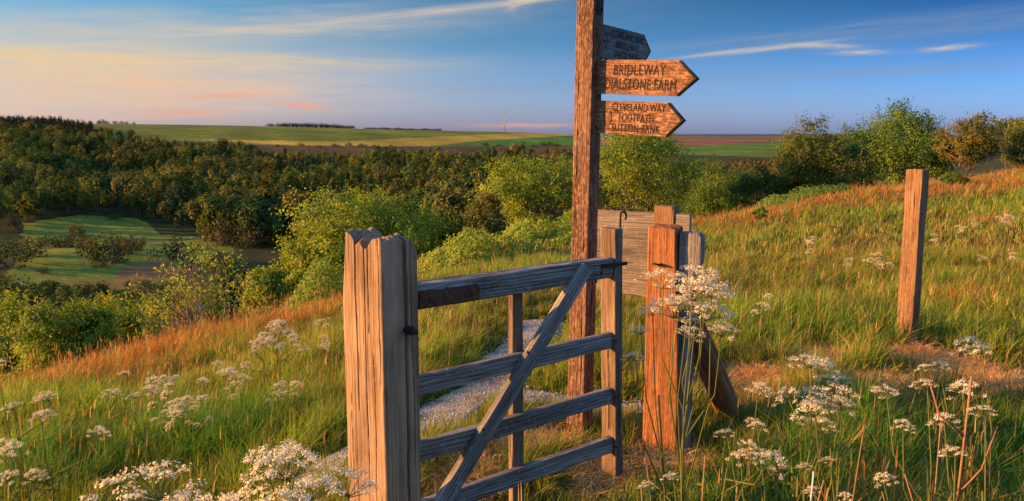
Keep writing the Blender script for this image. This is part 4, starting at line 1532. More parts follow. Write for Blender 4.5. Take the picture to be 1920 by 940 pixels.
# ------------------------------------------------------------------ far woodland
WPAL = np.array([(0.044, 0.066, 0.013), (0.062, 0.082, 0.014), (0.082, 0.090, 0.015), (0.034, 0.055, 0.013), (0.074, 0.072, 0.017), (0.102, 0.092, 0.02), (0.026, 0.044, 0.012)])


def far_tree_template(seed, nf, face, conifer=False, round_=1.0):
    """unit tree: height 1, with clumpy crown; returns V(4n,3), shade(4n), trunk V,Q"""
    r = np.random.default_rng(seed)
    ncl = 9
    cl, rad = [], []
    for k in range(ncl):
        a, z = r.random() * 6.28, r.uniform(0.24, 0.86)
        if conifer:
            rr = 0.16 * (1.02 - z) / 0.6
        else:
            rr = 0.26 * math.sqrt(max(0.05, 1 - ((z - 0.58) / 0.42) ** 2)) * r.uniform(0.5, 1.1)
        cl.append((math.cos(a) * rr, math.sin(a) * rr, z))
        rad.append((0.10 if conifer else 0.15) * r.uniform(0.7, 1.25))
    cl.append((0, 0, 0.84))
    rad.append(0.13)
    cl, rad = np.array(cl), np.array(rad)
    k = r.integers(len(cl), size=nf)
    d = r.normal(size=(nf, 3))
    d /= np.linalg.norm(d, axis=1, keepdims=True)
    c = cl[k] + d * (rad[k] * r.uniform(0.75, 1.08, nf))[:, None]
    out = c - np.array([0, 0, 0.58])
    out /= np.linalg.norm(out, axis=1, keepdims=True) + 1e-9
    V, Q, _ = leaf_cloud(c, d * 0.5 + out * 0.8, face * r.uniform(0.6, 1.4, nf), np.ones((nf, 3)), r, 0.75, 0.25, 0.35)
    tone = np.repeat(r.uniform(0.8, 1.2, nf) * (0.85 + 0.3 * r.random(len(cl)))[k], 4)
    return V, Q, tone


def tri_trunk(h, rr):
    th = np.arange(3) * 2.094
    V = np.concatenate([np.column_stack([np.cos(th) * rr, np.sin(th) * rr, np.full(3, -0.03)]), np.column_stack([np.cos(th) * rr * 0.5, np.sin(th) * rr * 0.5, np.full(3, h)])])
    Q = np.array([[0, 1, 4, 3], [1, 2, 5, 4], [2, 0, 3, 5]])
    return V, Q


FT = [far_tree_template(100 + k, 430, 0.085) for k in range(10)]
FC = [far_tree_template(200 + k, 200, 0.06, True) for k in range(4)]
TRV, TRQ = tri_trunk(0.6, 0.012)


def far_points():
    r = np.random.default_rng(5)
    az = r.uniform(math.radians(-37), math.radians(7), 60000)
    rad = np.sqrt(r.uniform(230 ** 2, 860 ** 2, 60000))
    x, y = np.sin(az) * rad, np.cos(az) * rad
    z = gz(x, y)
    px, py = project(np.column_stack([x, y, z]))
    ok = in_poly(px, py + 4, WOOD_POLY)
    # ragged upper edge
    pts = np.column_stack([x, y, z, px, py])[ok]
    # thin to a minimum spacing with a hash grid
    seen, keep = set(), []
    for q in pts:
        s_ = 7.2
        kx, ky = int(q[0] // s_), int(q[1] // s_)
        if (kx, ky) in seen:
            continue
        seen.add((kx, ky))
        keep.append(q)
    return np.array(keep)


FP = far_points()
FP = FP[np.argsort(np.hypot(FP[:, 0], FP[:, 1]))]
rw = np.random.default_rng(11)


def tree_tone(x, y):
    n = 0.5 + 0.6 * float(fbm(x / 45.0, y / 45.0, 4.0, 3))
    i = int(np.clip(n * 7 + rw.normal() * 1.6, 0, 6))
    return WPAL[i] * rw.uniform(0.65, 1.6)


def far_forest(pts, name, label, templates, hrange, tones, wide=1.0):
    Vs, Qs, Cs, n = [], [], [], 0
    for k, q in enumerate(pts):
        V, Q, tone = templates[rw.integers(len(templates))]
        h = hrange[0] + (hrange[1] - hrange[0]) * float(np.clip(0.45 + 0.5 * fbm(q[0] / 30, q[1] / 30, 2.0, 2) + rw.normal() * 0.22, 0, 1))
        a = rw.random() * 6.28
        ca, sa = math.cos(a), math.sin(a)
        w_ = h * rw.uniform(0.6, 1.15) * wide
        X = (V[:, 0] * ca - V[:, 1] * sa) * w_
        Y = (V[:, 0] * sa + V[:, 1] * ca) * w_
        c = tones(q[0], q[1])
        Vs.append(np.column_stack([X + q[0], Y + q[1], V[:, 2] * h + q[2]]))
        Qs.append(Q + n)
        Cs.append(c[None] * tone[:, None])
        n += len(V)
        Vs.append(TRV * [h, h, h] + q[:3])
        Qs.append(TRQ + n)
        bc = np.array((0.16, 0.13, 0.10)) * rw.uniform(0.5, 1.2)
        Cs.append(np.tile(bc, (len(TRV), 1)))
        n += len(TRV)
    me = mesh_np(name, np.vstack(Vs), [np.vstack(Qs)], M['wood_leaf'], np.vstack(Cs), False)
    return tag(link(name, me), label, 'woodland', kind='stuff')


NEAR_W = 230
far_forest(FP[NEAR_W:], 'woodland', 'dense mixed broadleaf wood covering the far valley side', FT, (6.5, 15), tree_tone, 0.9)

# front rows of the wood as individual trees
ft_cols = [WPAL[k] for k in (0, 1, 2, 4, 5, 3)]
protos = []
for k in range(6):
    r = np.random.default_rng(300 + k)
    V, Q, tone = far_tree_template(320 + k, 900, 0.07)
    a = Acc()
    a.add(V, Q, None, ft_cols[k][None] * tone[:, None])
    cm = a.mesh('crown', M['wood_leaf'], False)
    t_ = Acc()
    t_.tube([(0, 0, -0.04), (0.01, 0, 0.3), (0, 0.01, 0.62)], [0.016, 0.012, 0.006], 5, (0.15, 0.12, 0.09))
    protos.append((cm, t_.mesh('trunk', M['bark'])))
for k, q in enumerate(FP[:NEAR_W]):
    cm, tm = protos[rw.integers(6)]
    e = empty('woodland_tree', q[:3])
    h = rw.uniform(7, 17)
    e.scale = (h, h, h)
    e.rotation_euler = (0, 0, rw.random() * 6.28)
    tag(e, 'broadleaf tree in the front rows of the wood at the valley bottom', 'tree', 'trees in the front rows of the far wood')
    link('crown', cm, e)
    link('trunk', tm, e)

# dark conifer plantation on the far left rim
rc = np.random.default_rng(9)
cp = []
for k in range(900):
    px, d = rc.uniform(-120, 215), rc.uniform(690, 930)
    if px > 110 + (930 - d) * 0.42:
        continue
    p = on_col(px, d)
    cp.append((p.x, p.y, p.z, px, 0))
far_forest(np.array(cp), 'conifer_plantation', 'dark conifer plantation on the rim at the far left', FC, (9, 13), lambda x, y: np.array((0.012, 0.018, 0.010)) * rw.uniform(0.7, 1.3), 1.0)

# brown scrub and birch wood behind the right hand trees
sp = []
for k in range(1500):
    px, d = rc.uniform(1060, 1640), rc.uniform(110, 420)
    p = on_col(px, d)
    if project(np.array(p))[1] < 283 + 6 * rc.random():
        continue
    sp.append((p.x, p.y, p.z, px, 0))
sp = np.array(sp)
SCR = np.array([(0.085, 0.062, 0.024), (0.075, 0.068, 0.02), (0.06, 0.062, 0.02), (0.095, 0.065, 0.028)])
far_forest(sp, 'scrub_wood', 'brown and olive scrub wood below the green field on the right', FT, (3.0, 5.5), lambda x, y: SCR[rw.integers(4)] * rw.uniform(0.8, 1.2), 1.2)
lp = []
for k in range(420):
    px, d = rc.uniform(-60, 330), rc.uniform(70, 150)
    p = on_col(px, d)
    py = project(np.array(p))[1]
    if py < 560:
        continue
    lp.append((p.x, p.y, p.z, px, 0))
far_forest(np.array(lp), 'valley_scrub', 'scattered scrub wood on the valley floor below the shrubs', FT, (3, 5), tree_tone, 1.2)


def shrub_mesh(seed, pal, n=700):
    r = np.random.default_rng(seed)
    cl = r.normal(size=(12, 3)) * [0.30, 0.30, 0.16] + [0, 0, 0.5]
    cl[:, 2] = np.clip(cl[:, 2], 0.22, 0.85)
    k = r.integers(12, size=n)
    d = r.normal(size=(n, 3))
    d /= np.linalg.norm(d, axis=1, keepdims=True)
    c = cl[k] + d * (0.22 * r.uniform(0.7, 1.1, n))[:, None]
    c[:, 2] = np.clip(c[:, 2], 0.02, None)
    col = np.array(pal)[None] * r.uniform(0.7, 1.3, (n, 1)) * (0.8 + 0.4 * r.random(12))[k][:, None]
    V, Q, C = leaf_cloud(c, d, 0.07 * r.uniform(0.6, 1.4, n), col, r, 0.8, 0.1)
    a = Acc()
    a.add(V, Q, None, C)
    t_ = Acc()
    for q in range(3):
        t_.tube([(r.normal() * 0.05, r.normal() * 0.05, -0.1), tuple(cl[q])], [0.03, 0.015], 5, (0.1, 0.08, 0.06))
    return a.mesh('crown', M['wood_leaf'], False), t_.mesh('trunk', M['bark'])


BUSH = [shrub_mesh(400 + k, c) for k, c in enumerate([(0.045, 0.058, 0.017), (0.062, 0.062, 0.02), (0.095, 0.092, 0.06), (0.025, 0.032, 0.013), (0.075, 0.062, 0.022)])]


def bush(name, label, cat, p, w, h, kind, group=None, rot=None):
    e = empty(name, Vector(p) - Vector((0, 0, 0.2 * h)))
    e.scale = (w, w, h * 1.15)
    e.rotation_euler = (0, 0, random.random() * 6.28)
    tag(e, label, cat, group)
    link('crown', BUSH[kind][0], e)
    link('trunk', BUSH[kind][1], e)
    return e


# meadow bushes: px, base row, width px, height px, kind
MB = [(178, 488, 46, 52, 1, 'tall olive bush at the left end of the clump in the valley meadow'),
      (205, 490, 60, 58, 0, 'tallest dark green bush of the clump in the valley meadow'),
      (232, 478, 55, 46, 1, 'olive bush on the right of the clump in the valley meadow'),
      (210, 492, 44, 26, 2, 'low grey green bush at the foot of the clump in the valley meadow'),
      (188, 503, 22, 14, 0, 'tiny dark bush just below the clump in the valley meadow'),
      (246, 472, 30, 26, 0, 'dark round bush right of the clump in the valley meadow'),
      (263, 468, 26, 22, 1, 'small olive bush furthest right of the clump in the valley meadow'),
      (270, 458, 20, 16, 2, 'small grey bush alone in the valley meadow above the clump'),
      (327, 488, 56, 52, 3, 'dark rounded bush alone beside the reddish patch of the meadow'),
      (148, 452, 30, 42, 1, 'upright olive bush at the back of the valley meadow'),
      (112, 462, 60, 24, 0, 'low dark hedge like bush along the bank in the valley meadow'),
      (140, 462, 60, 24, 0, 'low dark bush at the right end of the bank in the valley meadow'),
      (85, 514, 18, 16, 3, 'single small dark bush in the open left part of the meadow'),
      (30, 500, 80, 56, 0, 'large dark bush at the left edge of the valley meadow'),
      (60, 480, 56, 42, 0, 'dark green bush behind the large bush at the left edge of the meadow'),
      (10, 545, 60, 40, 1, 'olive bush low at the left edge below the meadow'),
      (35, 432, 34, 30, 4, 'brownish bush at the far left edge of the meadow'),
      (212, 412, 26, 16, 4, 'small brown bush against the wood at the top of the meadow'),
      (388, 452, 40, 36, 1, 'olive round tree like bush at the right end of the meadow'),
      (428, 458, 60, 56, 4, 'broad brown green bush at the wood edge right of the meadow'),
      (470, 464, 56, 48, 1, 'broad olive bush at the wood edge furthest right of the meadow')]
for px, py, w, h, k, lab in MB:
    p = hit(px, py, dmin=60)
    s_ = p.y / F
    bush('meadow_bush', lab, 'bush', p, w * s_, h * s_ * 1.1, k)
# straight row along the meadow's upper edge
for k in range(12):
    p = hit(52 + k * 9, 414 - k * 1.2, dmin=60)
    s_ = p.y / F
    bush('hedge_bush', 'small golden bush in the row along the upper edge of the valley meadow', 'bush', p, 13 * s_, 9 * s_, 4, 'row of golden bushes above the meadow')
# skyline trees
def ridge(px, d0=300, d1=1800):
    d = np.linspace(d0, d1, 1500)
    x = (px - 960) / F * d
    z = gz(x, d)
    k = int(np.argmax((z - EYE) / d))
    return Vector((x[k], d[k], z[k]))


for px, sz, k in [(150, 5, 3), (177, 5, 3), (195, 7, 3), (203, 10, 3), (212, 6, 3), (225, 7, 3), (237, 7, 3), (247, 6, 3), (260, 5, 3)]:
    p = ridge(px)
    bush('skyline_tree', 'dark tree of the sparse row on the skyline above the conifers', 'tree', p, sz * 0.75 * p.y / 1000, sz * 0.75 * p.y / 1000, k, 'sparse trees on the left skyline')
for k in range(22):
    px = 512 + k * 7.2
    if px in (519.2,):
        continue
    p = ridge(px)
    h = 5.5 + 2.8 * math.sin(k / 21 * math.pi) * random.uniform(0.7, 1.2)
    bush('skyline_tree', 'dark tree of the longer copse on the skyline left of the mast', 'tree', p, 9.0, h, 3, 'trees of the longer skyline copse')
for k in range(17):
    px = 692 + k * 8.2
    p = ridge(px)
    h = random.uniform(2.6, 4.4)
    bush('skyline_tree', 'dark tree of the low thin copse on the skyline nearer the mast', 'tree', p, 9.5, h, 3, 'trees of the low skyline copse')
for px, py, s_ in [(450, 274, 7), (520, 275, 6), (566, 274, 8), (600, 277, 6), (628, 276, 9), (655, 274, 9), (678, 276, 10), (702, 277, 8), (725, 281, 8), (733, 275, 5), (912, 274, 9), (935, 276, 8), (1000, 276, 7), (1018, 274, 10), (1030, 274, 11), (1045, 275, 9), (380, 272, 8), (410, 276, 9), (478, 279, 10)]:
    p = hit(px, py, dmin=300)
    q = p.y / F
    bush('field_edge_bush', 'small dark bush dotted along the rough strip between field and wood', 'bush', p, s_ * q * 1.2, s_ * q, 3, 'bushes along the field edge')


def mast():
    p = ridge(946.5)
    t = at(946.5, 204, p.y)
    e = empty('radio_mast', p)
    tag(e, 'thin grey radio mast on the skyline left of the finger post', 'mast')
    H = t.z - p.z
    a = Acc()
    a.tube([(0, 0, -1), (0, 0, H * 0.5), (0, 0, H)], [0.5, 0.45, 0.35], 6)
    link('mast_tube', a.mesh('mast_tube', M['steel'], True, False), e)
    a = Acc()
    for q in range(3):
        th = q * 2.094 + 0.4
        a.tube([(math.cos(th) * 11, math.sin(th) * 11, -1), (0, 0, H * 0.85)], 0.02, 4)
    link('guy_wires', a.mesh('guy_wires', M['steel'], True, False), e)


mast()


# ------------------------------------------------------------------ grass
def blades(base, h, w, ang, lean, c0, c1, face_ang):
    n = len(base)
    ld = np.column_stack([np.cos(ang), np.sin(ang), np.zeros(n)])
    sd = np.column_stack([np.cos(face_ang), np.sin(face_ang), np.zeros(n)])
    V = np.empty((n, 5, 3), np.float32)
    C = np.empty((n, 5, 3), np.float32)
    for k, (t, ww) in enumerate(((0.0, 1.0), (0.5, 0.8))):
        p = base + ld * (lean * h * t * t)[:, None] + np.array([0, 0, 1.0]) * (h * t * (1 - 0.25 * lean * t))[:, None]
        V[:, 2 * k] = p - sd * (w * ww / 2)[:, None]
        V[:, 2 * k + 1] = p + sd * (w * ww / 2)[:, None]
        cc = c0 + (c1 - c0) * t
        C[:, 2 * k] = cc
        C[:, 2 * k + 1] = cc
    V[:, 4] = base + ld * (lean * h)[:, None] + np.array([0, 0, 1.0]) * (h * (1 - 0.35 * lean))[:, None]
    C[:, 4] = c1
    i = np.arange(n)[:, None] * 5
    Q = i + np.array([[0, 1, 3, 2]])
    T3 = i + np.array([[2, 3, 4]])
    return V.reshape(-1, 3), Q, T3, C.reshape(-1, 3)


def scatter(n, r0, r1, pw, azlim=(-45, 48), seed=0):
    r = np.random.default_rng(seed)
    a = np.radians(r.uniform(azlim[0], azlim[1], n))
    u = r.random(n)
    e = pw
    rad = (r0 ** e + u * (r1 ** e - r0 ** e)) ** (1 / e)
    # clumping: pull blades towards tuft centres
    x, y = np.sin(a) * rad, np.cos(a) * rad
    g = 0.10 if r1 < 7 else (0.2 if r1 < 20 else 0.42)
    cx, cy = np.floor(x / g), np.floor(y / g)
    jx = hash3(cx.astype(np.int64), cy.astype(np.int64), np.int64(5)) * 0.4 + 0.5
    jy = hash3(cx.astype(np.int64), cy.astype(np.int64), np.int64(9)) * 0.4 + 0.5
    pull = r.random(n) * 0.85
    x = x + ((cx + jx) * g - x) * pull
    y = y + ((cy + jy) * g - y) * pull
    tuft = hash3(cx.astype(np.int64), cy.astype(np.int64), np.int64(21)) * 0.5 + 0.5
    return x, y, tuft, r


POSTS = [(o.location.x, o.location.y) for o in bpy.data.objects if o.name.split('.')[0] in ('gate_post', 'finger_post', 'lone_post')]


def build_grass():
    Vs, Qs, Ts, Cs, n0 = [], [], [], [], 0
    for (n, r0, r1, pw, hs, ws, seed) in ((195000, 1.6, 6.0, 0.9, 1.0, 1.0, 1), (245000, 5.0, 14.0, 0.6, 1.0, 1.5, 2), (270000, 12.0, 44.0, 0.45, 0.85, 3.0, 3)):
        x, y, tuft, r = scatter(n, r0, r1, pw, seed=seed)
        n = len(x)
        z = gz(x, y)
        d = path_dist(x, y) if r0 < 10 else np.full(n, 9.0)
        red = red_mask(x, y)
        rr = np.hypot(x, y)
        if r0 < 10:
            hay = np.maximum(blob(x, y, HAY, HAYR), 0.8 * blob(x, y, TRAMP, 0.26))
        else:
            hay = np.zeros(n)
        big = fbm(x * 0.45, y * 0.45, 8.0, 4)
        fine = fbm(x * 1.8, y * 1.8, 2.0, 3)
        h = (0.17 + 0.13 * tuft + 0.09 * np.clip(big, -1, 1) + 0.05 * fine) * r.uniform(0.5, 1.25, n) * hs
        h *= 1 + 0.35 * red
        if r0 < 10:
            h *= 1 + 0.25 * blob(x, y, LUSH, 0.55)
        h *= 1 - 0.72 * hay
        h *= 0.34 + 0.66 * sstep(0.0, 0.26, d)
        h = np.clip(h, 0.03, 0.6)
        keep = (d > 0.01) | (r.random(n) < 0.07)
        for (mx, my, ma, mb) in MATS:
            e2 = ((x - mx) / ma) ** 2 + ((y - my) / mb) ** 2
            keep &= e2 > 0.9
            h *= np.where((e2 < 6) & (y < my), 0.7, 1.0)
        # the gate swings over short turf
        gdist = np.abs((x - GA.x) * gn.x + (y - GA.y) * gn.y)
        along = (x - GA.x) * gdir.x + (y - GA.y) * gdir.y
        swing = np.exp(-(gdist / 0.35) ** 2) * (along > -0.1) * (along < 1.5)
        h *= 1 - 0.45 * swing
        w = (0.0035 + 0.0035 * r.random(n)) * ws * np.where(hay > 0.4, 0.7, 1)
        green = np.array([0.058, 0.118, 0.011]) + r.random((n, 1)) * np.array([0.055, 0.065, 0.004])
        lush = np.clip(0.5 + 0.8 * big - 0.3 * red, 0, 1)[:, None]
        yel = np.array([0.155, 0.145, 0.022])
        base_c = green * lush + (0.55 * green + 0.45 * yel) * (1 - lush)
        lu = blob(x, y, LUSH, 0.55)[:, None] if r0 < 10 else np.zeros((n, 1))
        base_c = base_c * (1 - lu) + lu * (np.array([0.032, 0.105, 0.010]) + r.random((n, 1)) * np.array([0.03, 0.05, 0.004]))
        straw = np.array([0.27, 0.20, 0.075]) * r.uniform(0.7, 1.2, (n, 1))
        russ = np.array([0.25, 0.095, 0.028]) * r.uniform(0.6, 1.3, (n, 1))
        kind = r.random(n)
        ps = 0.085 - 0.05 * lu[:, 0] + 0.78 * hay + 0.10 * np.clip(-big, 0, 1)
        is_straw = kind < ps
        is_rus = (~is_straw) & (r.random(n) < 0.035 + 0.62 * red ** 1.5)
        c = np.where(is_straw[:, None], straw, np.where(is_rus[:, None], russ, base_c))
        tint = np.clip(1 + 0.35 * (tuft[:, None] - 0.5) + 0.28 * fine[:, None] + 0.15 * big[:, None], 0.45, 1.7)
        c = c * tint
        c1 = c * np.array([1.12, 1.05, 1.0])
        ang = 0.25 + r.normal(0, 1.3, n)                    # breeze from the left
        lean = np.clip(r.normal(0.45, 0.25, n), 0.02, 1.1)
        lean = np.where(hay > 0.5, r.uniform(0.5, 1.6, n), lean)
        b = np.column_stack([x, y, z - 0.01])
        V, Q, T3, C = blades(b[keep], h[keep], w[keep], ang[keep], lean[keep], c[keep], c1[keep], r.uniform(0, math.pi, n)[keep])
        Vs.append(V)
        Qs.append(Q + n0)
        Ts.append(T3 + n0)
        Cs.append(C)
        n0 += len(V)
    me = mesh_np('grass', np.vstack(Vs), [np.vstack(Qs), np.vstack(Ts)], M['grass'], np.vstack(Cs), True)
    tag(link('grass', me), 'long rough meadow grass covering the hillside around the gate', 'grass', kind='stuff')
    # flowering stems with seed heads
    Vs, Qs, Ts, Cs, n0 = [], [], [], [], 0
    for (n, r0, r1, pw, ws, seed) in ((4500, 1.8, 6.0, 1.0, 1.0, 31), (11500, 5.0, 16.0, 0.9, 1.6, 32), (20000, 13, 42, 0.7, 3.4, 33)):
        x, y, tuft, r = scatter(n, r0, r1, pw, seed=seed)
        n = len(x)
        d = path_dist(x, y) if r0 < 10 else np.full(n, 9.0)
        hay = np.maximum(blob(x, y, HAY, HAYR), blob(x, y, TRAMP, 0.3)) if r0 < 10 else np.zeros(n)
        red = red_mask(x, y)
        gdist = np.abs((x - GA.x) * gn.x + (y - GA.y) * gn.y)
        keep = (d > 0.15) & (hay < 0.3) & (r.random(n) < 0.11 + 0.40 * red) & ~((gdist < 0.4) & (x > -0.4) & (x < 1.1) & (y < 4.4))
        h = r.uniform(0.30, 0.55, n) * (0.8 if r0 > 10 else 1.0)
        b = np.column_stack([x, y, gz(x, y)])
        c = np.where((r.random(n) < 0.15 + 0.6 * red)[:, None], np.array([0.25, 0.115, 0.045]), np.array([0.27, 0.19, 0.075])) * r.uniform(0.7, 1.2, (n, 1))
        ang = 0.2 + r.normal(0, 0.9, n)
        lean = np.clip(r.normal(0.25, 0.15, n), 0, 0.7)
        f = r.uniform(0, math.pi, n)
        b, h, c, ang, lean, f = b[keep], h[keep], c[keep], ang[keep], lean[keep], f[keep]
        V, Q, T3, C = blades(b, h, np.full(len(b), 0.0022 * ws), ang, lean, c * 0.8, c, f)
        Vs.append(V); Qs.append(Q + n0); Ts.append(T3 + n0); Cs.append(C); n0 += len(V)
        tip = V.reshape(-1, 5, 3)[:, 4] - np.array([0, 0, 0.0]) 
        mid = V.reshape(-1, 5, 3)[:, 2:4].mean(1)
        hb = tip + (mid - tip) * 0.28
        V, Q, T3, C = blades(hb, np.full(len(b), 0.085), np.full(len(b), 0.0065 * math.sqrt(ws)), ang, lean * 0.8, c, c * 1.15, f + 0.8)
        Vs.append(V); Qs.append(Q + n0); Ts.append(T3 + n0); Cs.append(C); n0 += len(V)
    me = mesh_np('seeding_grass', np.vstack(Vs), [np.vstack(Qs), np.vstack(Ts)], M['grass'], np.vstack(Cs), True)
    tag(link('seeding_grass', me), 'thin straw and russet grass stems gone to seed on the slope', 'grass', kind='stuff')


build_grass()


def build_hay():
    r = np.random.default_rng(44)
    xs, ys = [], []
    for p, q, n in [(p, q, 9000) for p, q in zip(HAY, HAYR)] + [(p, 0.28, 2500) for p in TRAMP]:
        xs.append(p.x + r.normal(0, q * 0.75, n))
        ys.append(p.y + r.normal(0, q * 0.75, n))
    x, y = np.concatenate(xs), np.concatenate(ys)
    m = (blob(x, y, HAY, HAYR) + blob(x, y, TRAMP, 0.26) + r.random(len(x)) * 0.5 > 0.62) & (path_dist(x, y) > 0.0)
    x, y = x[m], y[m]
    n = len(x)
    lump = fbm(x * 3, y * 3, 7.0, 3)
    z = gz(x, y) + 0.01 + 0.05 * np.clip(lump, 0, 1) * r.random(n)
    c = np.where((r.random(n) < 0.3 + 0.4 * (lump > 0.25))[:, None], np.array([0.46, 0.25, 0.09]), np.array([0.50, 0.37, 0.15])) * r.uniform(0.7, 1.25, (n, 1))
    V, Q, T3, C = blades(np.column_stack([x, y, z]), r.uniform(0.05, 0.14, n), r.uniform(0.003, 0.006, n), r.uniform(0, 6.28, n), r.uniform(0.7, 2.2, n), c, c, r.uniform(0, 3.14, n))
    tag(link('hay', mesh_np('hay', V, [Q, T3], M['grass'], C)), 'dry cut straw lying on the mown patch right of the gate', 'hay', kind='stuff')


build_hay()


# ------------------------------------------------------------------ cow parsley
def parsley_proto(seed, n_umb, spread=0.35):
    """plant of height 1: returns stem mesh, leaf mesh, list of (umbel mesh, position)"""
    r = np.random.default_rng(seed)
    st = Acc()
    gcol = (0.12, 0.135, 0.035)
    main = np.array([[0, 0, -0.03], [0.01, 0.0, 0.25], [0.0, 0.015, 0.5], [0.03, 0.01, 0.72]])
    st.tube(main, [0.0065, 0.006, 0.005, 0.004], 6, gcol)
    umb = []
    for k in range(n_umb):
        t = r.uniform(0.4, 1.0)
        s_ = np.array([np.interp(t, np.linspace(0, 1, 4), main[:, q]) for q in range(3)])
        a = r.random() * 6.28
        rr = spread * r.uniform(0.25, 1.0) * (0.6 if k == 0 else 1)
        e_ = np.array([math.cos(a) * rr + 0.06, math.sin(a) * rr, r.uniform(0.66 if n_umb != 11 else 0.84, 1.0) if k else 1.0])
        m_ = s_ * 0.45 + e_ * 0.55 + np.array([math.cos(a), math.sin(a), -0.6]) * 0.05
        st.tube([s_, m_, e_], [0.0038, 0.003, 0.0024], 5, gcol)
        umb.append((e_, (e_ - m_) / np.linalg.norm(e_ - m_)))
    lf = Acc()
    cs, ns, cc, ls = [], [], [], []
    for k in range(7):
        t = r.uniform(0.05, 0.55)
        a = r.random() * 6.28
        s_ = np.array([np.interp(t, np.linspace(0, 1, 4), main[:, q]) for q in range(3)])
        dirv = np.array([math.cos(a), math.sin(a), 0.35])
        L = r.uniform(0.16, 0.3)
        lf.tube([s_, s_ + dirv * L * 0.5, s_ + dirv * L + np.array([0, 0, -0.03])], [0.003, 0.0022, 0.001], 4, gcol)
        for q in range(26):
            u = r.uniform(0.35, 1.0)
            side = np.array([-dirv[1], dirv[0], 0]) * r.normal() * 0.07 * (1.2 - u)
            cs.append(s_ + dirv * L * u + side)
            ns.append((0, 0, 1.0))
            cc.append(np.array((0.07, 0.105, 0.02)) * r.uniform(0.7, 1.3))
            ls.append(r.uniform(0.018, 0.04))
    V, Q, C = leaf_cloud(np.array(cs), np.array(ns), np.array(ls), np.array(cc), r, 0.45)
    lf.add(V, Q, None, C)
    return st.mesh('stem', M['grass']), lf.mesh('foliage', M['grass'], False), umb


def umbel_mesh(seed, R=0.055):
    """compound umbel, axis +Z, apex at origin, combed a little to one side by the wind"""
    r = np.random.default_rng(seed)
    a = Acc()
    nr = 17
    cen = []
    for k in range(nr):
        rr = R * math.sqrt((k + 0.5) / nr) * r.uniform(0.85, 1.15)
        th = k * 2.39996 + r.normal() * 0.25
        c = np.array([math.cos(th) * rr * 1.15 + 0.25 * R, math.sin(th) * rr * 0.9, R * 0.8 - 0.6 * rr * rr / R + r.normal() * R * 0.08])
        a.tube([(0, 0, 0), c], [0.0010, 0.0006], 3, (0.16, 0.17, 0.06))
        cen.append(c)
    cs, ns, cc = [], [], []
    for c in cen:
        for q in range(42):
            o = r.normal(size=3)
            o /= np.linalg.norm(o)
            o[2] = abs(o[2]) * 0.7
            cs.append(c + o * R * np.array([1.35, 1, 1]) * r.uniform(0.06, 0.26))
            ns.append(o * 0.6 + np.array([0, 0, 0.6]))
            cc.append(np.array((0.84, 0.74, 0.47)) * r.uniform(0.75, 1.08))
    n = len(cs)
    V, Q, C = leaf_cloud(np.array(cs), np.array(ns), R * r.uniform(0.05, 0.10, n), np.array(cc), r, 0.9, 0.2)
    a.add(V, Q, None, C)
    return a.mesh('umbel', M['petal'], False)


UMB = [umbel_mesh(500 + k, 0.05 + 0.008 * (k % 3)) for k in range(6)]
PROTO = [parsley_proto(600 + k, nu, sp_) for k, (nu, sp_) in enumerate([(4, 0.2), (6, 0.24), (9, 0.28), (3, 0.16), (14, 0.30), (5, 0.22), (11, 0.17)])]
random.seed(21)


def parsley(px, py_top, d, k, label, group=None, us=1.0, rot=None, minh=0.35):
    p = on_col(px, d)
    t = at(px, py_top, d)
    h = max(minh, t.z - p.z)
    e = empty('cow_parsley', p)
    e.rotation_euler = (random.uniform(-0.05, 0.05), random.uniform(0.0, 0.12), rot if rot is not None else random.random() * 6.28)
    tag(e, label, 'wildflower', group)
    st, lf, umb = PROTO[k]
    for nm, me in (('stem', st), ('foliage', lf)):
        o = link(nm, me, e)
        o.scale = (min(h, 0.8), min(h, 0.8), h)
    for q, (pos, ax) in enumerate(umb):
        o = link('umbel', UMB[(q + k + int(px)) % 6], e)
        o.location = (pos[0] * min(h, 0.8), pos[1] * min(h, 0.8), pos[2] * h)
        s_ = us * random.uniform(0.55, 0.95)
        o.scale = (s_, s_, s_)
        axv = (Vector(ax) * 0.8 + Vector((random.uniform(-0.2, 0.5), random.uniform(-0.5, 0.3), 0.8))).normalized()
        o.rotation_euler = axv.to_track_quat('Z', 'Y').to_euler()
    return e


LEFT_G = 'cow parsley on the left bank'
LEFT_L = 'cream cow parsley flowering in the grass left of the split gate post'
parsley(335, 702, 5.2, 4, 'large bushy cow parsley clump, fullest of the flowers on the left bank', us=0.9)
parsley(345, 740, 5.0, 4, 'cow parsley crowding the foot of the fullest clump on the left bank', us=0.8)
parsley(505, 602, 7.0, 4, 'tall cow parsley standing highest on the left bank, under the bilberry slope', us=0.95)
parsley(478, 628, 6.8, 2, 'cow parsley just below the highest flower clump of the left bank', us=0.9)
for (px, py, d, k, us) in [(240, 708, 4.6, 0, 1.2), (372, 684, 5.6, 3, 1.2), (425, 690, 5.8, 5, 0.9), (540, 678, 6.6, 3, 0.9), (578, 680, 6.6, 0, 0.9), (548, 790, 5.0, 3, 0.7),
                           (495, 775, 5.2, 5, 0.7), (290, 775, 5.0, 3, 0.8), (395, 735, 5.4, 3, 0.8), (610, 640, 7.6, 3, 0.9)]:
    parsley(px, py, d, k, LEFT_L, LEFT_G, us)
E_L = 'cream cow parsley leaning in at the left edge of the photo'
for (px, py, d, k, us) in [(15, 690, 3.4, 0, 1.0), (35, 765, 3.0, 1, 1.0), (5, 815, 2.8, 0, 1.0)]:
    parsley(px, py, d, k, E_L, 'cow parsley at the left edge', us)
parsley(522, 846, 2.0, 3, 'close cow parsley with broad heads over the path left of the gate post', us=1.9)
parsley(608, 888, 2.0, 3, 'close cow parsley touching the left foot of the split gate post', us=1.5)
N_L = 'close cow parsley heads rising from the bottom edge below the path'
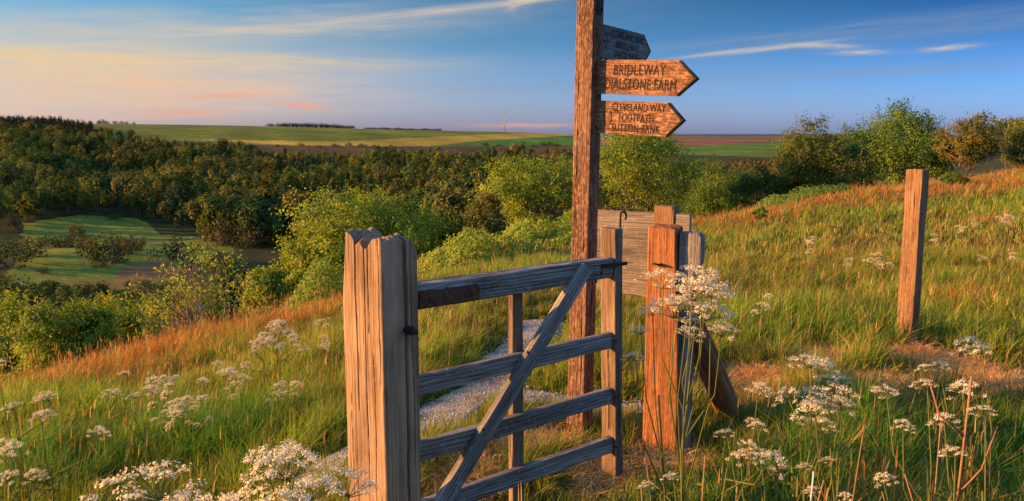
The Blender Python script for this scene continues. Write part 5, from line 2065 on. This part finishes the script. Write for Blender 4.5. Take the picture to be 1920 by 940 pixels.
for (px, py, d, k, us) in [(480, 890, 1.8, 0, 1.8), (410, 918, 1.7, 0, 1.7), (455, 905, 1.75, 3, 1.8), (600, 930, 1.7, 3, 1.6)]:
    parsley(px, py, d, k, N_L, 'cow parsley at the bottom edge', us)
parsley(1298, 540, 2.7, 6, 'tall cow parsley waving in front of the brown slamming post', us=1.6, rot=0.3)
parsley(1280, 600, 2.8, 3, 'cow parsley head overlapping the side plank of the slamming post', us=1.0)
parsley(1378, 755, 2.5, 0, 'sturdy cow parsley below the leaning stay', us=0.95)
parsley(1485, 812, 2.5, 3, 'short cow parsley right of the sturdy one below the leaning stay', us=0.8)
R_L = 'cow parsley standing over the dry mown patch right of the gate'
for (px, py, d, k, us) in [(1590, 676, 2.75, 0, 1.5), (1535, 705, 2.8, 3, 1.3), (1610, 765, 2.6, 3, 1.4)]:
    parsley(px, py, d, k, R_L, 'cow parsley over the dry patch', us)
RE_L = 'cow parsley at the right edge beside the tall dry stalk'
for (px, py, d, k, us) in [(1862, 660, 2.7, 3, 1.0), (1800, 735, 2.4, 3, 0.9), (1912, 790, 2.1, 3, 1.0), (1925, 670, 2.6, 3, 0.9)]:
    parsley(px, py, d, k, RE_L, 'cow parsley at the right edge', us)
B_L = 'low cow parsley in the tall grass along the bottom edge right of the gate'
for (px, py, d, k, us) in [(1350, 915, 2.1, 3, 0.6), (1745, 905, 2.2, 3, 0.7), (1650, 880, 2.3, 3, 0.6)]:
    parsley(px, py, d, k, B_L, 'low cow parsley at the bottom right', us)
parsley(1432, 556, 6.2, 5, 'cow parsley standing between the slamming post and the lone post', us=0.8)
F_L = 'distant cow parsley dotted over the upper grassy slope on the right'
for (px, py, d, k, us) in [(1640, 478, 9.5, 5, 1.0), (1610, 512, 9.0, 3, 0.9), (1665, 500, 9.2, 1, 0.9), (1880, 405, 14, 4, 1.2), (1835, 425, 14, 1, 1.1), (1812, 432, 13, 5, 1.0), (1525, 462, 13, 1, 1.0), (1905, 480, 9, 3, 1.0), (1530, 488, 11, 3, 0.8), (1840, 500, 9, 3, 0.8), (1750, 470, 12, 0, 1.0), (1270, 505, 10, 0, 0.9), (1050, 545, 9, 5, 0.9), (905, 575, 8.6, 5, 0.9), (885, 590, 8.2, 1, 0.9)]:
    parsley(px, py, d, k, F_L if px > 1200 else 'distant cow parsley seen in the grass through the gate', 'cow parsley on the right slope' if px > 1200 else 'cow parsley behind the gate', us)


# dry stalks in the foreground
def stalk(px, py_top, d, col, label, rad=0.004, branches=0, lean=0.0, group=None, seed=0):
    r = np.random.default_rng(seed + int(px))
    p = on_col(px, d)
    t = at(px, py_top, d)
    h = t.z - p.z
    e = empty('dry_stalk', p)
    tag(e, label, 'stalk', group)
    a = Acc()
    pts = [np.array([lean * u * h, 0.02 * math.sin(4 * u), h * u - 0.02]) for u in np.linspace(0, 1, 6)]
    a.tube(pts, np.linspace(rad, rad * 0.6, 6), 6, col)
    for k in range(branches):
        s_ = pts[2 + k % 3]
        an = r.random() * 6.28
        sg = 1 if k % 2 else -1
        a.tube([s_, s_ + np.array([sg * 0.06, 0.02, 0.05]) * (1.5 - 0.2 * k), s_ + np.array([sg * 0.10, 0.03, 0.16]) * (1.4 - 0.2 * k)], [rad * 0.7, rad * 0.55, rad * 0.4], 5, col)
    link('stem', a.mesh('stem', M['bark']), e)
    return e


stalk(1858, 690, 2.2, (0.27, 0.12, 0.06), 'tall red brown branching dry stalk at the right edge', 0.0055, 4, -0.02)
stalk(1820, 775, 2.2, (0.27, 0.14, 0.07), 'thin red brown stalk just left of the tall branching stalk', 0.003, 1, -0.05)
stalk(1552, 868, 2.2, (0.5, 0.45, 0.36), 'pale bleached straight dry stalk in the bottom grass', 0.0042, 0, 0.0)
stalk(1632, 800, 2.5, (0.25, 0.12, 0.06), 'thin brown dry stalk in the grass right of the bleached stalk', 0.0032, 1, 0.03)
for px, py, d, l_ in [(1280, 862, 2.6, -0.15), (1338, 840, 2.5, 0.0), (1255, 900, 2.4, -0.1), (1510, 885, 2.3, 0.15)]:
    stalk(px, py, d, (0.28, 0.15, 0.08), 'short brown dry stalk in the grass below the slamming post', 0.0034, 0, l_, 'short brown stalks by the slamming post')
